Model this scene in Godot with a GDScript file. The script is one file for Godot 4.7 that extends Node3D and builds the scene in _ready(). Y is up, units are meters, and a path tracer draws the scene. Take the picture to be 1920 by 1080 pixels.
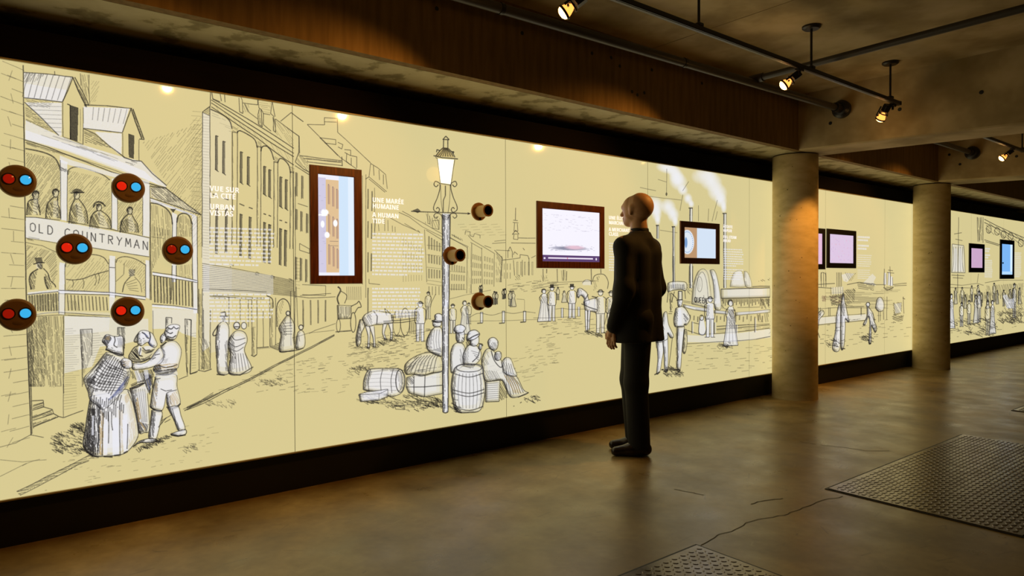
extends Node3D
# A museum basement: a long back-lit mural, round concrete columns, concrete beams, track lights, a visitor.

# ---------------------------------------------------------------- camera numbers (fitted to the photograph)
const EYE := Vector3(0.0, 1.21, 3.793)
const YAW := 0.900338
const PITCH := -0.0136136
const ROLL := -0.003852
const FOCAL := 1261.4          # in pixels of the 1920 x 1080 frame
const MB := 0.2193             # mural bottom and top above the floor
const MT := 2.2065
const SEAM := 1.41336          # first seam along the wall
const PW := 1.53982            # panel width
const CEIL := 2.97
const SOFF := 2.44
const NPAN := 10
var fwd: Vector3
var rgt: Vector3
var upv: Vector3
var taken := {}
var M := {}
var rng := RandomNumberGenerator.new()

func _ready() -> void:
	rng.seed = 7
	fwd = Vector3(cos(YAW) * cos(PITCH), sin(PITCH), -sin(YAW) * cos(PITCH))
	var r0 := fwd.cross(Vector3.UP).normalized()
	var u0 := r0.cross(fwd)
	rgt = r0 * cos(ROLL) + u0 * sin(ROLL)
	upv = -r0 * sin(ROLL) + u0 * cos(ROLL)
	var cam := Camera3D.new()
	cam.name = "camera"
	cam.transform = Transform3D(Basis(rgt, upv, -fwd), EYE)
	cam.fov = rad_to_deg(2.0 * atan(540.0 / FOCAL))
	cam.near = 0.05
	cam.far = 80.0
	add_child(cam)
	var we := WorldEnvironment.new()
	we.name = "environment"
	var env := Environment.new()
	env.background_mode = Environment.BG_COLOR
	env.background_color = Color(0, 0, 0)
	env.tonemap_mode = Environment.TONE_MAPPER_LINEAR
	env.tonemap_exposure = 1.0
	env.sdfgi_enabled = true
	env.ssao_enabled = true
	env.ssil_enabled = true
	we.environment = env
	add_child(we)
	mural_lights()
	materials()
	structure()
	floor_details()
	beams_and_columns()
	mural()
	monitors()
	viewers()
	pipes()
	tracks()
	floor_plates()
	visitor()

# the light that the back-lit panels throw into the room, one area light in front of each
func mural_lights() -> void:
	for i in NPAN:
		var a := AreaLight3D.new()
		a.name = "lightbox_glow"
		a.area_size = Vector2(PW - 0.02, MT - MB - 0.02)
		a.light_color = Color(1.0, 0.86, 0.52)
		a.light_energy = AREA_E
		a.area_range = 30.0
		a.shadow_enabled = true
		a.position = Vector3(SEAM + PW * (i - 0.5), (MB + MT) * 0.5, 0.004)
		a.rotation.y = PI
		add_child(a, true)

const AREA_E := 0.12
const PAPER := Color8(221, 208, 151)
const GLOW := 0.93

# ---------------------------------------------------------------- small helpers
func ray(px: float, py: float) -> Vector3:
	return fwd + rgt * ((px - 960.0) / FOCAL) - upv * ((py - 540.0) / FOCAL)

func wp(px: float, py: float, z := 0.0) -> Vector3:      # the point of the plane at z that a pixel shows
	var d := ray(px, py)
	return EYE + d * ((z - EYE.z) / d.z)

func numbered(n: String) -> String:
	if not taken.has(n):
		taken[n] = 0
		return n
	taken[n] += 1
	return "%s_%03d" % [n, taken[n]]

func thing(called: String, label: String, category: String, at := Vector3.ZERO, group := "", kind := "") -> Node3D:
	var o := Node3D.new()
	o.name = numbered(called)
	add_child(o)
	o.position = at
	tag(o, label, category, group, kind)
	return o

func tag(o: Node, label: String, category: String, group := "", kind := "") -> void:
	o.set_meta("label", label)
	o.set_meta("category", category)
	if group: o.set_meta("group", group)
	if kind: o.set_meta("kind", kind)

func part(called: String, mesh: Mesh, mat: Material, parent: Node, at := Vector3.ZERO, basis := Basis()) -> MeshInstance3D:
	var o := MeshInstance3D.new()
	o.name = called
	o.mesh = mesh
	o.material_override = mat
	o.transform = Transform3D(basis, at)
	parent.add_child(o, true)
	return o

func struct(called: String, mesh: Mesh, mat: Material, at := Vector3.ZERO) -> MeshInstance3D:
	var o := part(called, mesh, mat, self, at)
	o.set_meta("kind", "structure")
	return o

func box(x: float, y: float, z: float) -> BoxMesh:
	var b := BoxMesh.new()
	b.size = Vector3(x, y, z)
	return b

# a box from corner to corner, with its edges cut off by c
func cbox(size: Vector3, c: float) -> ArrayMesh:
	var st := SurfaceTool.new()
	st.begin(Mesh.PRIMITIVE_TRIANGLES)
	var h := size * 0.5
	var pts := PackedVector3Array()
	for sx in [-1.0, 1.0]:
		for sy in [-1.0, 1.0]:
			for sz in [-1.0, 1.0]:
				pts.append(Vector3(sx * h.x, sy * (h.y - c), sz * (h.z - c)))
				pts.append(Vector3(sx * (h.x - c), sy * h.y, sz * (h.z - c)))
				pts.append(Vector3(sx * (h.x - c), sy * (h.y - c), sz * h.z))
	hull_add(st, pts)
	return st.commit()

func hull_add(st: SurfaceTool, pts: PackedVector3Array) -> void:
	var sh := ConvexPolygonShape3D.new()
	sh.points = pts
	var planes := {}
	var n := pts.size()
	# brute force hull faces of a small point set
	for i in n:
		for j in range(i + 1, n):
			for k in range(j + 1, n):
				var nn := (pts[j] - pts[i]).cross(pts[k] - pts[i])
				if nn.length() < 1e-12: continue
				nn = nn.normalized()
				var d := nn.dot(pts[i])
				var pos := 0
				var neg := 0
				for q in n:
					var e := nn.dot(pts[q]) - d
					if e > 1e-6: pos += 1
					elif e < -1e-6: neg += 1
				if pos > 0 and neg > 0: continue
				if pos > 0:
					nn = -nn
					d = -d
				var key := "%d %d %d %d" % [roundi(nn.x * 1000), roundi(nn.y * 1000), roundi(nn.z * 1000), roundi(d * 20000)]
				if planes.has(key): continue
				planes[key] = [nn, d]
	for key in planes:
		var nn: Vector3 = planes[key][0]
		var d: float = planes[key][1]
		var on := []
		var mid := Vector3.ZERO
		for q in n:
			if absf(nn.dot(pts[q]) - d) < 2e-6:
				on.append(pts[q])
				mid += pts[q]
		mid /= on.size()
		var u: Vector3 = (on[0] - mid).normalized()
		var v := nn.cross(u)
		on.sort_custom(func(a, b): return atan2((a - mid).dot(v), (a - mid).dot(u)) < atan2((b - mid).dot(v), (b - mid).dot(u)))
		for q in range(1, on.size() - 1):
			st.set_normal(nn)
			st.add_vertex(on[0])
			st.set_normal(nn)
			st.add_vertex(on[q + 1])
			st.set_normal(nn)
			st.add_vertex(on[q])

# a prism: polygon in x-y, along z from z0 to z1
func quad(st: SurfaceTool, a: Vector3, b: Vector3, c: Vector3, d: Vector3) -> void:
	var n := (b - a).cross(c - a).normalized()
	for p in [a, c, b, a, d, c]:
		st.set_normal(n)
		st.add_vertex(p)

func lathe(profile: Array, seg := 40, caps := true) -> ArrayMesh:      # profile of [radius, height], about y
	var st := SurfaceTool.new()
	st.begin(Mesh.PRIMITIVE_TRIANGLES)
	for i in profile.size() - 1:
		var a: Array = profile[i]
		var b: Array = profile[i + 1]
		var sl := Vector2(b[1] - a[1], a[0] - b[0]).normalized()
		for k in seg:
			var t0 := TAU * k / seg
			var t1 := TAU * (k + 1) / seg
			var q := [[a, t0], [b, t1], [b, t0], [a, t0], [a, t1], [b, t1]]
			for e in q:
				var c := cos(e[1])
				var s := sin(e[1])
				st.set_normal(Vector3(c * sl.x, sl.y, s * sl.x))
				st.add_vertex(Vector3(c * e[0][0], e[0][1], s * e[0][0]))
	return st.commit()

func tube_to(st: SurfaceTool, a: Vector3, b: Vector3, ra: float, rb: float, seg := 16) -> void:
	var d := (b - a).normalized()
	var u := d.cross(Vector3.UP if absf(d.y) < 0.9 else Vector3.RIGHT).normalized()
	var v := d.cross(u)
	for k in seg:
		var t0 := TAU * k / seg
		var t1 := TAU * (k + 1) / seg
		var n0 := u * cos(t0) + v * sin(t0)
		var n1 := u * cos(t1) + v * sin(t1)
		var q := [[a + n0 * ra, n0], [b + n0 * rb, n0], [b + n1 * rb, n1], [a + n0 * ra, n0], [b + n1 * rb, n1], [a + n1 * ra, n1], [a, -d], [a + n0 * ra, -d], [a + n1 * ra, -d], [b, d], [b + n1 * rb, d], [b + n0 * rb, d]]
		for e in q:
			st.set_normal(e[1])
			st.add_vertex(e[0])

func tube(a: Vector3, b: Vector3, r: float, seg := 16) -> ArrayMesh:
	var st := SurfaceTool.new()
	st.begin(Mesh.PRIMITIVE_TRIANGLES)
	tube_to(st, a, b, r, r, seg)
	return st.commit()

func mat(c: Color, rough := 0.7, metal := 0.0) -> StandardMaterial3D:
	var m := StandardMaterial3D.new()
	m.albedo_color = c
	m.roughness = rough
	m.metallic = metal
	return m

func noise_tex(cols: Array, freq: float, sd: int, size := 512, oct := 5, normal := false, warp := 0.0) -> NoiseTexture2D:
	var n := FastNoiseLite.new()
	n.seed = sd
	n.noise_type = FastNoiseLite.TYPE_SIMPLEX_SMOOTH
	n.frequency = freq
	n.fractal_octaves = oct
	n.fractal_gain = 0.55
	if warp > 0.0:
		n.domain_warp_enabled = true
		n.domain_warp_amplitude = warp
	var t := NoiseTexture2D.new()
	t.width = size
	t.height = size
	t.seamless = true
	t.noise = n
	if normal:
		t.as_normal_map = true
		t.bump_strength = 3.0
	else:
		var g := Gradient.new()
		var offs := PackedFloat32Array()
		var cs := PackedColorArray()
		for i in cols.size():
			offs.append(cols[i][0])
			cs.append(cols[i][1])
		g.offsets = offs
		g.colors = cs
		t.color_ramp = g
	return t

func tri(m: StandardMaterial3D, tex: Texture2D, scale: Vector3) -> void:
	m.albedo_texture = tex
	m.uv1_triplanar = true
	m.uv1_world_triplanar = true
	m.uv1_scale = scale

# worn concrete: broad mottling, fine grain, trowel arcs, scuffs and specks
func floor_tex() -> ImageTexture:
	var n := FastNoiseLite.new()
	n.seed = 3
	n.frequency = 0.004
	n.fractal_octaves = 5
	n.fractal_gain = 0.6
	var broad := n.get_seamless_image(1024, 1024).get_data()
	n.seed = 4
	n.frequency = 0.05
	n.fractal_octaves = 3
	var fine := n.get_seamless_image(1024, 1024).get_data()
	var cv := Canvas.new(0.0, 3.3333, 3.3333, 3.3333, 307.2, Color8(140, 117, 70))
	for i in 1024 * 1024:
		var v := (broad[i] - 128) * 0.3 + (fine[i] - 128) * 0.07
		cv.b[i * 3] = int(clampf(140 + v, 0, 255))
		cv.b[i * 3 + 1] = int(clampf(117 + v * 0.95, 0, 255))
		cv.b[i * 3 + 2] = int(clampf(70 + v * 0.75, 0, 255))
	var r := RandomNumberGenerator.new()
	r.seed = 77
	for i in 260:
		var p := Vector2(r.randf() * 3.3, r.randf() * 3.3)
		var an := r.randfn(0.0, 0.5)
		var ln := r.randf_range(0.01, 0.12)
		var col := Color8(84, 68, 40) if r.randf() < 0.6 else Color8(168, 150, 104)
		for k in 3: cv.line(p + Vector2(0, k * 0.003), p + Vector2(cos(an), sin(an)) * ln + Vector2(0, k * 0.003), r.randf_range(0.15, 0.6), col, r)
	for i in 500: cv.dot(r.randf() * 1023, r.randf() * 1023, 0.8, 66, 54, 36)
	return ImageTexture.create_from_image(Image.create_from_data(cv.w, cv.h, false, Image.FORMAT_RGB8, cv.b))

func materials() -> void:
	# floor: polished, worn, warm grey-brown concrete
	var fl := mat(Color.WHITE, 0.36)
	tri(fl, floor_tex(), Vector3(0.3, 0.3, 0.3))
	fl.roughness_texture = noise_tex([[0.0, Color(0.55, 0.55, 0.55)], [0.45, Color(0.8, 0.8, 0.8)], [1.0, Color(1, 1, 1)]], 0.008, 9, 1024, 6)
	fl.roughness = 0.42
	fl.metallic_specular = 0.6
	M.floor = fl
	# board-marked concrete: fine vertical streaks
	var bm := mat(Color.WHITE, 0.85)
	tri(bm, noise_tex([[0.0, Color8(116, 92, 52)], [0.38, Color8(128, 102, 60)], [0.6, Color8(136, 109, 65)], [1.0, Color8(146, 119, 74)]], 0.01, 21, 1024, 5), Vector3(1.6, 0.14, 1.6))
	M.beam = bm
	var so := mat(Color.WHITE, 0.85)  # underside of the long beam, colour raised above the face for its light
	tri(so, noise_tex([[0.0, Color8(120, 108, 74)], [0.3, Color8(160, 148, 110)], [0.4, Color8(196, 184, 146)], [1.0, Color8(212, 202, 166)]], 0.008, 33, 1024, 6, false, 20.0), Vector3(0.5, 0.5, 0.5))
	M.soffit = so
	var ce := mat(Color.WHITE, 0.9)
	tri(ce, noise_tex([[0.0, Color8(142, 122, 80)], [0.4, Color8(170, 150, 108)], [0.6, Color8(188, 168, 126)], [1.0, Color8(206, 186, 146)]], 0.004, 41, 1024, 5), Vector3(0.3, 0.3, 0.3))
	M.ceiling = ce
	var co := mat(Color.WHITE, 0.8)
	tri(co, noise_tex([[0.0, Color8(168, 148, 104)], [0.3, Color8(188, 168, 122)], [0.5, Color8(198, 178, 132)], [1.0, Color8(212, 194, 152)]], 0.008, 52, 1024, 6), Vector3(0.5, 1.1, 0.5))
	co.normal_enabled = true
	co.normal_texture = noise_tex([], 0.02, 53, 512, 4, true)
	co.normal_scale = 0.15
	M.column = co
	M.black = mat(Color8(9, 8, 8), 0.55)
	M.plinth = mat(Color8(12, 11, 10), 0.6)
	M.dark_wall = mat(Color8(12, 11, 11), 0.9)
	var fa := mat(Color.WHITE, 0.75)
	fa.metallic_specular = 0.2
	tri(fa, noise_tex([[0.0, Color8(9, 5, 4)], [1.0, Color8(17, 9, 6)]], 0.02, 61, 256, 4), Vector3(0.5, 6.0, 0.5))
	M.fascia = fa
	var wd := mat(Color.WHITE, 0.38)
	tri(wd, noise_tex([[0.0, Color8(74, 34, 12)], [0.5, Color8(112, 56, 24)], [1.0, Color8(142, 76, 36)]], 0.02, 63, 256, 4), Vector3(9.0, 0.8, 9.0))
	M.wood = wd
	M.black_frame = mat(Color8(16, 12, 12), 0.35)
	M.edge = mat(Color8(176, 160, 116), 0.45)
	M.seam = mat(Color8(96, 84, 50), 0.8)
	M.pipe = mat(Color8(62, 58, 54), 0.45)
	M.track = mat(Color8(24, 22, 22), 0.4)
	M.wall = mat(Color8(96, 84, 60), 0.9)

# ---------------------------------------------------------------- the room
func structure() -> void:
	var x0 := -4.0
	var x1 := 22.0
	var cx := (x0 + x1) * 0.5
	var lx := x1 - x0
	struct("floor", box(lx, 0.2, 7.6), M.floor, Vector3(cx, -0.1, 3.1))
	# ceiling slabs with an open joint between them
	var js := [x0, 4.07, x1]
	var ceil_root := Node3D.new()
	ceil_root.name = "ceiling"
	ceil_root.set_meta("kind", "structure")
	add_child(ceil_root)
	for i in 2:
		part("ceiling_slab", box(js[i + 1] - js[i] - 0.008, 0.2, 7.6), M.ceiling, ceil_root, Vector3((js[i] + js[i + 1]) * 0.5, CEIL + 0.1, 3.1))
	part("ceiling_deck", box(lx, 0.1, 7.6), M.ceiling, ceil_root, Vector3(cx, CEIL + 0.26, 3.1))
	struct("wall_back", box(lx, 3.4, 0.1), M.dark_wall, Vector3(cx, 1.6, -0.65))
	struct("wall_front", box(lx, 3.4, 0.1), M.wall, Vector3(cx, 1.6, 6.85))
	struct("wall_left", box(0.1, 3.4, 7.6), M.wall, Vector3(x0, 1.6, 3.1))
	struct("wall_right", box(0.1, 3.4, 7.6), M.wall, Vector3(x1, 1.6, 3.1))
	# the black plinth and the dark brown fascia that carry the mural
	var mx0 := SEAM - PW
	var mx1 := SEAM + PW * (NPAN - 1)
	var ml := mx1 - mx0
	var mc := (mx0 + mx1) * 0.5
	struct("baseboard_mural", box(ml, MB - 0.006, 0.28), M.plinth, Vector3(mc, (MB - 0.006) * 0.5, -0.155))
	struct("wall_lightbox", box(ml, MT - MB, 0.2), M.black, Vector3(mc, (MB + MT) * 0.5, -0.14))
	struct("trim_1", box(ml, 0.16, 0.03), M.fascia, Vector3(mc, MT + 0.086, -0.05))

func crack(pts: Array, w: float, fl: Node) -> void:
	var st := SurfaceTool.new()
	st.begin(Mesh.PRIMITIVE_TRIANGLES)
	for i in pts.size() - 1:
		var a: Vector3 = pts[i]
		var b: Vector3 = pts[i + 1]
		var s := (b - a).cross(Vector3.UP).normalized() * w * 0.5
		quad(st, a - s, a + s, b + s, b - s)
	part("crack", st.commit(), M.seam, fl)

func floor_pt(px: float, py: float, y := 0.0015) -> Vector3:
	var d := ray(px, py)
	return EYE + d * ((y - EYE.y) / d.y)

func floor_details() -> void:
	var fl := get_node("floor")
	var runs := [[1314, 1022, 1345, 1003, 1372, 996, 1398, 980, 1430, 972, 1470, 966, 1500, 955, 1525, 945, 1548, 936, 1580, 930], [1538, 834, 1580, 838, 1622, 845, 1668, 845], [1408, 945, 1436, 938, 1468, 934], [1264, 917, 1290, 922, 1320, 928], [1500, 828, 1530, 833]]
	for r in runs:
		var pts := []
		for i in r.size() / 2 - 1:
			var a := floor_pt(r[i * 2], r[i * 2 + 1])
			var b := floor_pt(r[i * 2 + 2], r[i * 2 + 3])
			for k in 4:
				var p := a.lerp(b, k / 4.0)
				if k > 0: p += Vector3(rng.randf_range(-1, 1), 0, rng.randf_range(-1, 1)) * 0.008
				pts.append(p - Vector3(0, fl.position.y, 0) - Vector3(fl.position.x, 0, fl.position.z))
		pts.append(floor_pt(r[-2], r[-1]) - fl.position)
		crack(pts, 0.0045 if pts.size() > 20 else 0.006, fl)

func beams_and_columns() -> void:
	var zf := 0.41
	var lb := thing("concrete_beam", "long board-marked concrete beam running above the mural", "beam", Vector3.ZERO, "", "structure")
	# two boxes: the underside is coloured paler than the face to look brighter lit
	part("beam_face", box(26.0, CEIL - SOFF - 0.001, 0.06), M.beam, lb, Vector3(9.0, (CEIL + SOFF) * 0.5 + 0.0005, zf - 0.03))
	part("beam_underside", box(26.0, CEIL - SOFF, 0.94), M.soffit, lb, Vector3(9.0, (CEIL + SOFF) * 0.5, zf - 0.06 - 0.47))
	# form-tie holes on the face
	var hole := tube(Vector3(0, 0, -0.003), Vector3(0, 0, 0.0015), 0.013, 12)
	for h in [[819, 16], [979, 62], [1110, 100], [1146, 108], [1162, 124], [1222, 131], [1316, 156], [1195, 178], [1208, 174], [1185, 172]]:
		var p := wp(h[0], h[1], zf)
		part("tie_hole", hole, M.black, lb, p)
	var names := ["concrete cross beam between the track lights and the first round column top", "concrete cross beam above the second round column beyond the track lights"]
	var xs := [[6.22, 6.68], [9.68, 10.18]]
	for i in 2:
		var cb := thing("cross_beam", names[i], "beam", Vector3(xs[i][0], 0, 0), "", "structure")
		var st := SurfaceTool.new()
		st.begin(Mesh.PRIMITIVE_TRIANGLES)
		var w: float = xs[i][1] - xs[i][0]
		var z0 := zf
		var z1 := 6.8
		var y0 := SOFF
		var y1 := SOFF - 0.038 * (z1 - z0)
		var c := 0.012
		var prof := [[0.0, CEIL], [0.0, c], [c, 0.0], [w - c, 0.0], [w, c], [w, CEIL]]
		for k in 5:
			var a: Array = prof[k]
			var b: Array = prof[k + 1]
			var ya0: float = CEIL if a[1] > 1.0 else y0 + a[1]
			var yb0: float = CEIL if b[1] > 1.0 else y0 + b[1]
			var ya1: float = CEIL if a[1] > 1.0 else y1 + a[1]
			var yb1: float = CEIL if b[1] > 1.0 else y1 + b[1]
			quad(st, Vector3(a[0], ya0, z0), Vector3(b[0], yb0, z0), Vector3(b[0], yb1, z1), Vector3(a[0], ya1, z1))
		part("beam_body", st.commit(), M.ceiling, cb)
		var holes := [[1840, 173], [1687, 205], [1557, 231], [1558, 232]] if i == 0 else [[1800, 308], [1906, 293], [1780, 290]]
		for h in holes.slice(0, 3):
			var d := ray(h[0], h[1])
			var p: Vector3 = EYE + d * ((xs[i][0] - EYE.x) / d.x)
			part("tie_hole", tube(Vector3(-0.002, 0, 0), Vector3(0.003, 0, 0), 0.016, 12), M.black, cb, p - cb.position)
	var cols := [["round cast concrete column standing by the paddle steamer drawing, orange spot on it", 6.47], ["round cast concrete column standing by the sailing ship drawing, evenly lit", 9.95]]
	for c in cols:
		var t := thing("concrete_column", c[0], "column", Vector3(c[1], 0, 0.24), "round concrete columns", "structure")
		part("shaft", lathe([[0.0, 0.0], [0.219, 0.0], [0.217, 0.02], [0.215, 0.5], [0.215, SOFF - 0.012], [0.0, SOFF - 0.012]], 64), M.column, t)
		var pores := SurfaceTool.new()
		pores.begin(Mesh.PRIMITIVE_TRIANGLES)
		for k in 90:
			var an := rng.randf_range(0, TAU)
			var yy := rng.randf_range(0.15, SOFF - 0.1)
			var n := Vector3(cos(an), 0, sin(an))
			var pr := rng.randf_range(0.002, 0.006)
			tube_to(pores, n * 0.2125 + Vector3(0, yy, 0), n * 0.2158 + Vector3(0, yy, 0), pr, pr, 6)
		var po := part("pores", pores.commit(), M.seam, t)
		po.set_meta("kind", "stuff")

# ---------------------------------------------------------------- the print: a pencil drawing with white chalk, laid on the wall plane
class Canvas:
	var w: int
	var h: int
	var x0: float
	var y1: float
	var ppm: float
	var b: PackedByteArray
	func _init(ax0: float, ay1: float, aw: float, ah: float, appm: float, paper: Color) -> void:
		x0 = ax0
		y1 = ay1
		ppm = appm
		w = int(round(aw * ppm))
		h = int(round(ah * ppm))
		var im := Image.create_empty(w, h, false, Image.FORMAT_RGB8)
		im.fill(paper)
		b = im.get_data()
	func dot(fx: float, fy: float, a: float, r: int, g: int, bl: int) -> void:
		var ix := int(floor(fx))
		var iy := int(floor(fy))
		if ix < 0 or iy < 0 or ix >= w - 1 or iy >= h - 1: return
		var tx := fx - ix
		var ty := fy - iy
		var i := (iy * w + ix) * 3
		var k := (1.0 - tx) * (1.0 - ty) * a
		b[i] = int(b[i] + (r - b[i]) * k)
		b[i + 1] = int(b[i + 1] + (g - b[i + 1]) * k)
		b[i + 2] = int(b[i + 2] + (bl - b[i + 2]) * k)
		i += 3
		k = tx * (1.0 - ty) * a
		b[i] = int(b[i] + (r - b[i]) * k)
		b[i + 1] = int(b[i + 1] + (g - b[i + 1]) * k)
		b[i + 2] = int(b[i + 2] + (bl - b[i + 2]) * k)
		i += w * 3
		k = tx * ty * a
		b[i] = int(b[i] + (r - b[i]) * k)
		b[i + 1] = int(b[i + 1] + (g - b[i + 1]) * k)
		b[i + 2] = int(b[i + 2] + (bl - b[i + 2]) * k)
		i -= 3
		k = (1.0 - tx) * ty * a
		b[i] = int(b[i] + (r - b[i]) * k)
		b[i + 1] = int(b[i + 1] + (g - b[i + 1]) * k)
		b[i + 2] = int(b[i + 2] + (bl - b[i + 2]) * k)
	func line(a: Vector2, c: Vector2, d: float, col: Color, rn: RandomNumberGenerator) -> void:
		var p := Vector2((a.x - x0) * ppm, (y1 - a.y) * ppm)
		var q := Vector2((c.x - x0) * ppm, (y1 - c.y) * ppm)
		var n := int(ceil(p.distance_to(q)))
		if n < 1: n = 1
		var st := (q - p) / n
		var r := col.r8
		var g := col.g8
		var bl := col.b8
		for i in n:
			dot(p.x, p.y, d * (0.55 + 0.45 * rn.randf()), r, g, bl)
			p += st
	func fill(poly: PackedVector2Array, a: float, col: Color, rn: RandomNumberGenerator, grain := 0.25) -> void:
		var pts := PackedVector2Array()
		var lo := 1e9
		var hi := -1e9
		for v in poly:
			var p := Vector2((v.x - x0) * ppm, (y1 - v.y) * ppm)
			pts.append(p)
			lo = minf(lo, p.y)
			hi = maxf(hi, p.y)
		var r := col.r8
		var g := col.g8
		var bl := col.b8
		var n := pts.size()
		for y in range(maxi(0, int(floor(lo))), mini(h, int(ceil(hi)) + 1)):
			var yc := y + 0.5
			var xs := []
			for i in n:
				var p := pts[i]
				var q := pts[(i + 1) % n]
				if (p.y <= yc) != (q.y <= yc):
					xs.append(p.x + (q.x - p.x) * (yc - p.y) / (q.y - p.y))
			xs.sort()
			for k in range(0, xs.size() - 1, 2):
				for x in range(maxi(0, int(round(xs[k]))), mini(w, int(round(xs[k + 1])))):
					var i := (y * w + x) * 3
					var t := a * (1.0 - grain * rn.randf())
					b[i] = int(b[i] + (r - b[i]) * t)
					b[i + 1] = int(b[i + 1] + (g - b[i + 1]) * t)
					b[i + 2] = int(b[i + 2] + (bl - b[i + 2]) * t)
	func puff(c: Vector2, rx: float, ry: float, a: float, col: Color, rn: RandomNumberGenerator) -> void:
		var p := Vector2((c.x - x0) * ppm, (y1 - c.y) * ppm)
		var ax := rx * ppm
		var ay := ry * ppm
		for y in range(maxi(0, int(p.y - ay)), mini(h, int(p.y + ay) + 1)):
			for x in range(maxi(0, int(p.x - ax)), mini(w, int(p.x + ax) + 1)):
				var d := Vector2((x - p.x) / ax, (y - p.y) / ay).length_squared()
				if d >= 1.0: continue
				var t := a * (1.0 - d) * (0.8 + 0.2 * rn.randf())
				var i := (y * w + x) * 3
				b[i] = int(b[i] + (col.r8 - b[i]) * t)
				b[i + 1] = int(b[i + 1] + (col.g8 - b[i + 1]) * t)
				b[i + 2] = int(b[i + 2] + (col.b8 - b[i + 2]) * t)

var cans: Array[Canvas] = []
var OX := 0.0
var OY := 0.0
var OZ := 1.0
var INKC := Color8(30, 28, 28)
const CHALK := Color8(240, 242, 253)
var pen := INKC
var dr := RandomNumberGenerator.new()

func o(x: float, y: float, s: float) -> void:           # coordinates that follow are in a blow-up of the photograph
	OX = x
	OY = y
	OZ = s

func pw(px: float, py: float) -> Vector2:
	var v := wp(px, py)
	return Vector2(v.x, v.y)

func upto(xa: float, xb: float) -> Array:
	var i0 := clampi(int(floor((minf(xa, xb) - 0.01 - SEAM) / PW)) + 1, 0, NPAN - 1)
	var i1 := clampi(int(floor((maxf(xa, xb) + 0.01 - SEAM) / PW)) + 1, 0, NPAN - 1)
	return range(i0, i1 + 1)

# one pencil stroke between two pixels of the photograph, w pixels wide
func stroke(a: Vector2, c: Vector2, d: float, w: float) -> void:
	d = minf(1.0, d * 1.3)
	w *= 1.12
	var pa := pw(a.x, a.y)
	var pc := pw(c.x, c.y)
	var nrm := (c - a).orthogonal().normalized()
	var mid := (a + c) * 0.5
	var off := pw(mid.x + nrm.x * w * 0.5, mid.y + nrm.y * w * 0.5) - pw(mid.x, mid.y)
	for i in upto(pa.x, pc.x):
		var cv := cans[i]
		var n := clampi(int(ceil(off.length() * 2.0 * cv.ppm / 1.05)), 1, 40)
		for k in n:
			var t := 0.0 if n == 1 else (k / (n - 1.0) * 2.0 - 1.0) * (1.0 - 1.0 / n)
			cv.line(pa + off * t, pc + off * t, d, pen, dr)

func l(a: Array, d := 0.75, w := 1.1) -> void:
	var prev := Vector2(OX + a[0] / OZ, OY + a[1] / OZ)
	for i in range(1, a.size() / 2):
		var q := Vector2(OX + a[i * 2] / OZ, OY + a[i * 2 + 1] / OZ)
		var n := maxi(1, int(prev.distance_to(q) / 14.0))
		var s := prev
		for k in n:
			var e := prev.lerp(q, (k + 1.0) / n)
			if k < n - 1: e += Vector2(dr.randf_range(-0.35, 0.35), dr.randf_range(-0.35, 0.35))
			stroke(s, e, d * dr.randf_range(0.8, 1.05), w)
			s = e
		prev = q

func ls(list: Array, d := 0.75, w := 1.1) -> void:
	for a in list: l(a, d, w)

func smooth(a: Array) -> Array:
	var out := []
	var n := a.size() / 2
	for i in n - 1:
		var p0 := Vector2(a[maxi(i - 1, 0) * 2], a[maxi(i - 1, 0) * 2 + 1])
		var p1 := Vector2(a[i * 2], a[i * 2 + 1])
		var p2 := Vector2(a[i * 2 + 2], a[i * 2 + 3])
		var p3 := Vector2(a[mini(i + 2, n - 1) * 2], a[mini(i + 2, n - 1) * 2 + 1])
		for k in 5:
			var q := p1.cubic_interpolate(p2, p0, p3, k / 5.0)
			out.append(q.x)
			out.append(q.y)
	out.append(a[-2])
	out.append(a[-1])
	return out

func c(a: Array, d := 0.75, w := 1.1) -> void:
	l(smooth(a), d, w)

func f(a: Array, al := 0.8, col := CHALK, curved := false) -> void:
	if curved:
		a = smooth(a + [a[0], a[1]])
	var poly := PackedVector2Array()
	var lo := 1e9
	var hi := -1e9
	for i in a.size() / 2:
		var p := pw(OX + a[i * 2] / OZ, OY + a[i * 2 + 1] / OZ)
		poly.append(p)
		lo = minf(lo, p.x)
		hi = maxf(hi, p.x)
	for i in upto(lo, hi): cans[i].fill(poly, minf(0.96, al * 1.12), col, dr)

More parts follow.
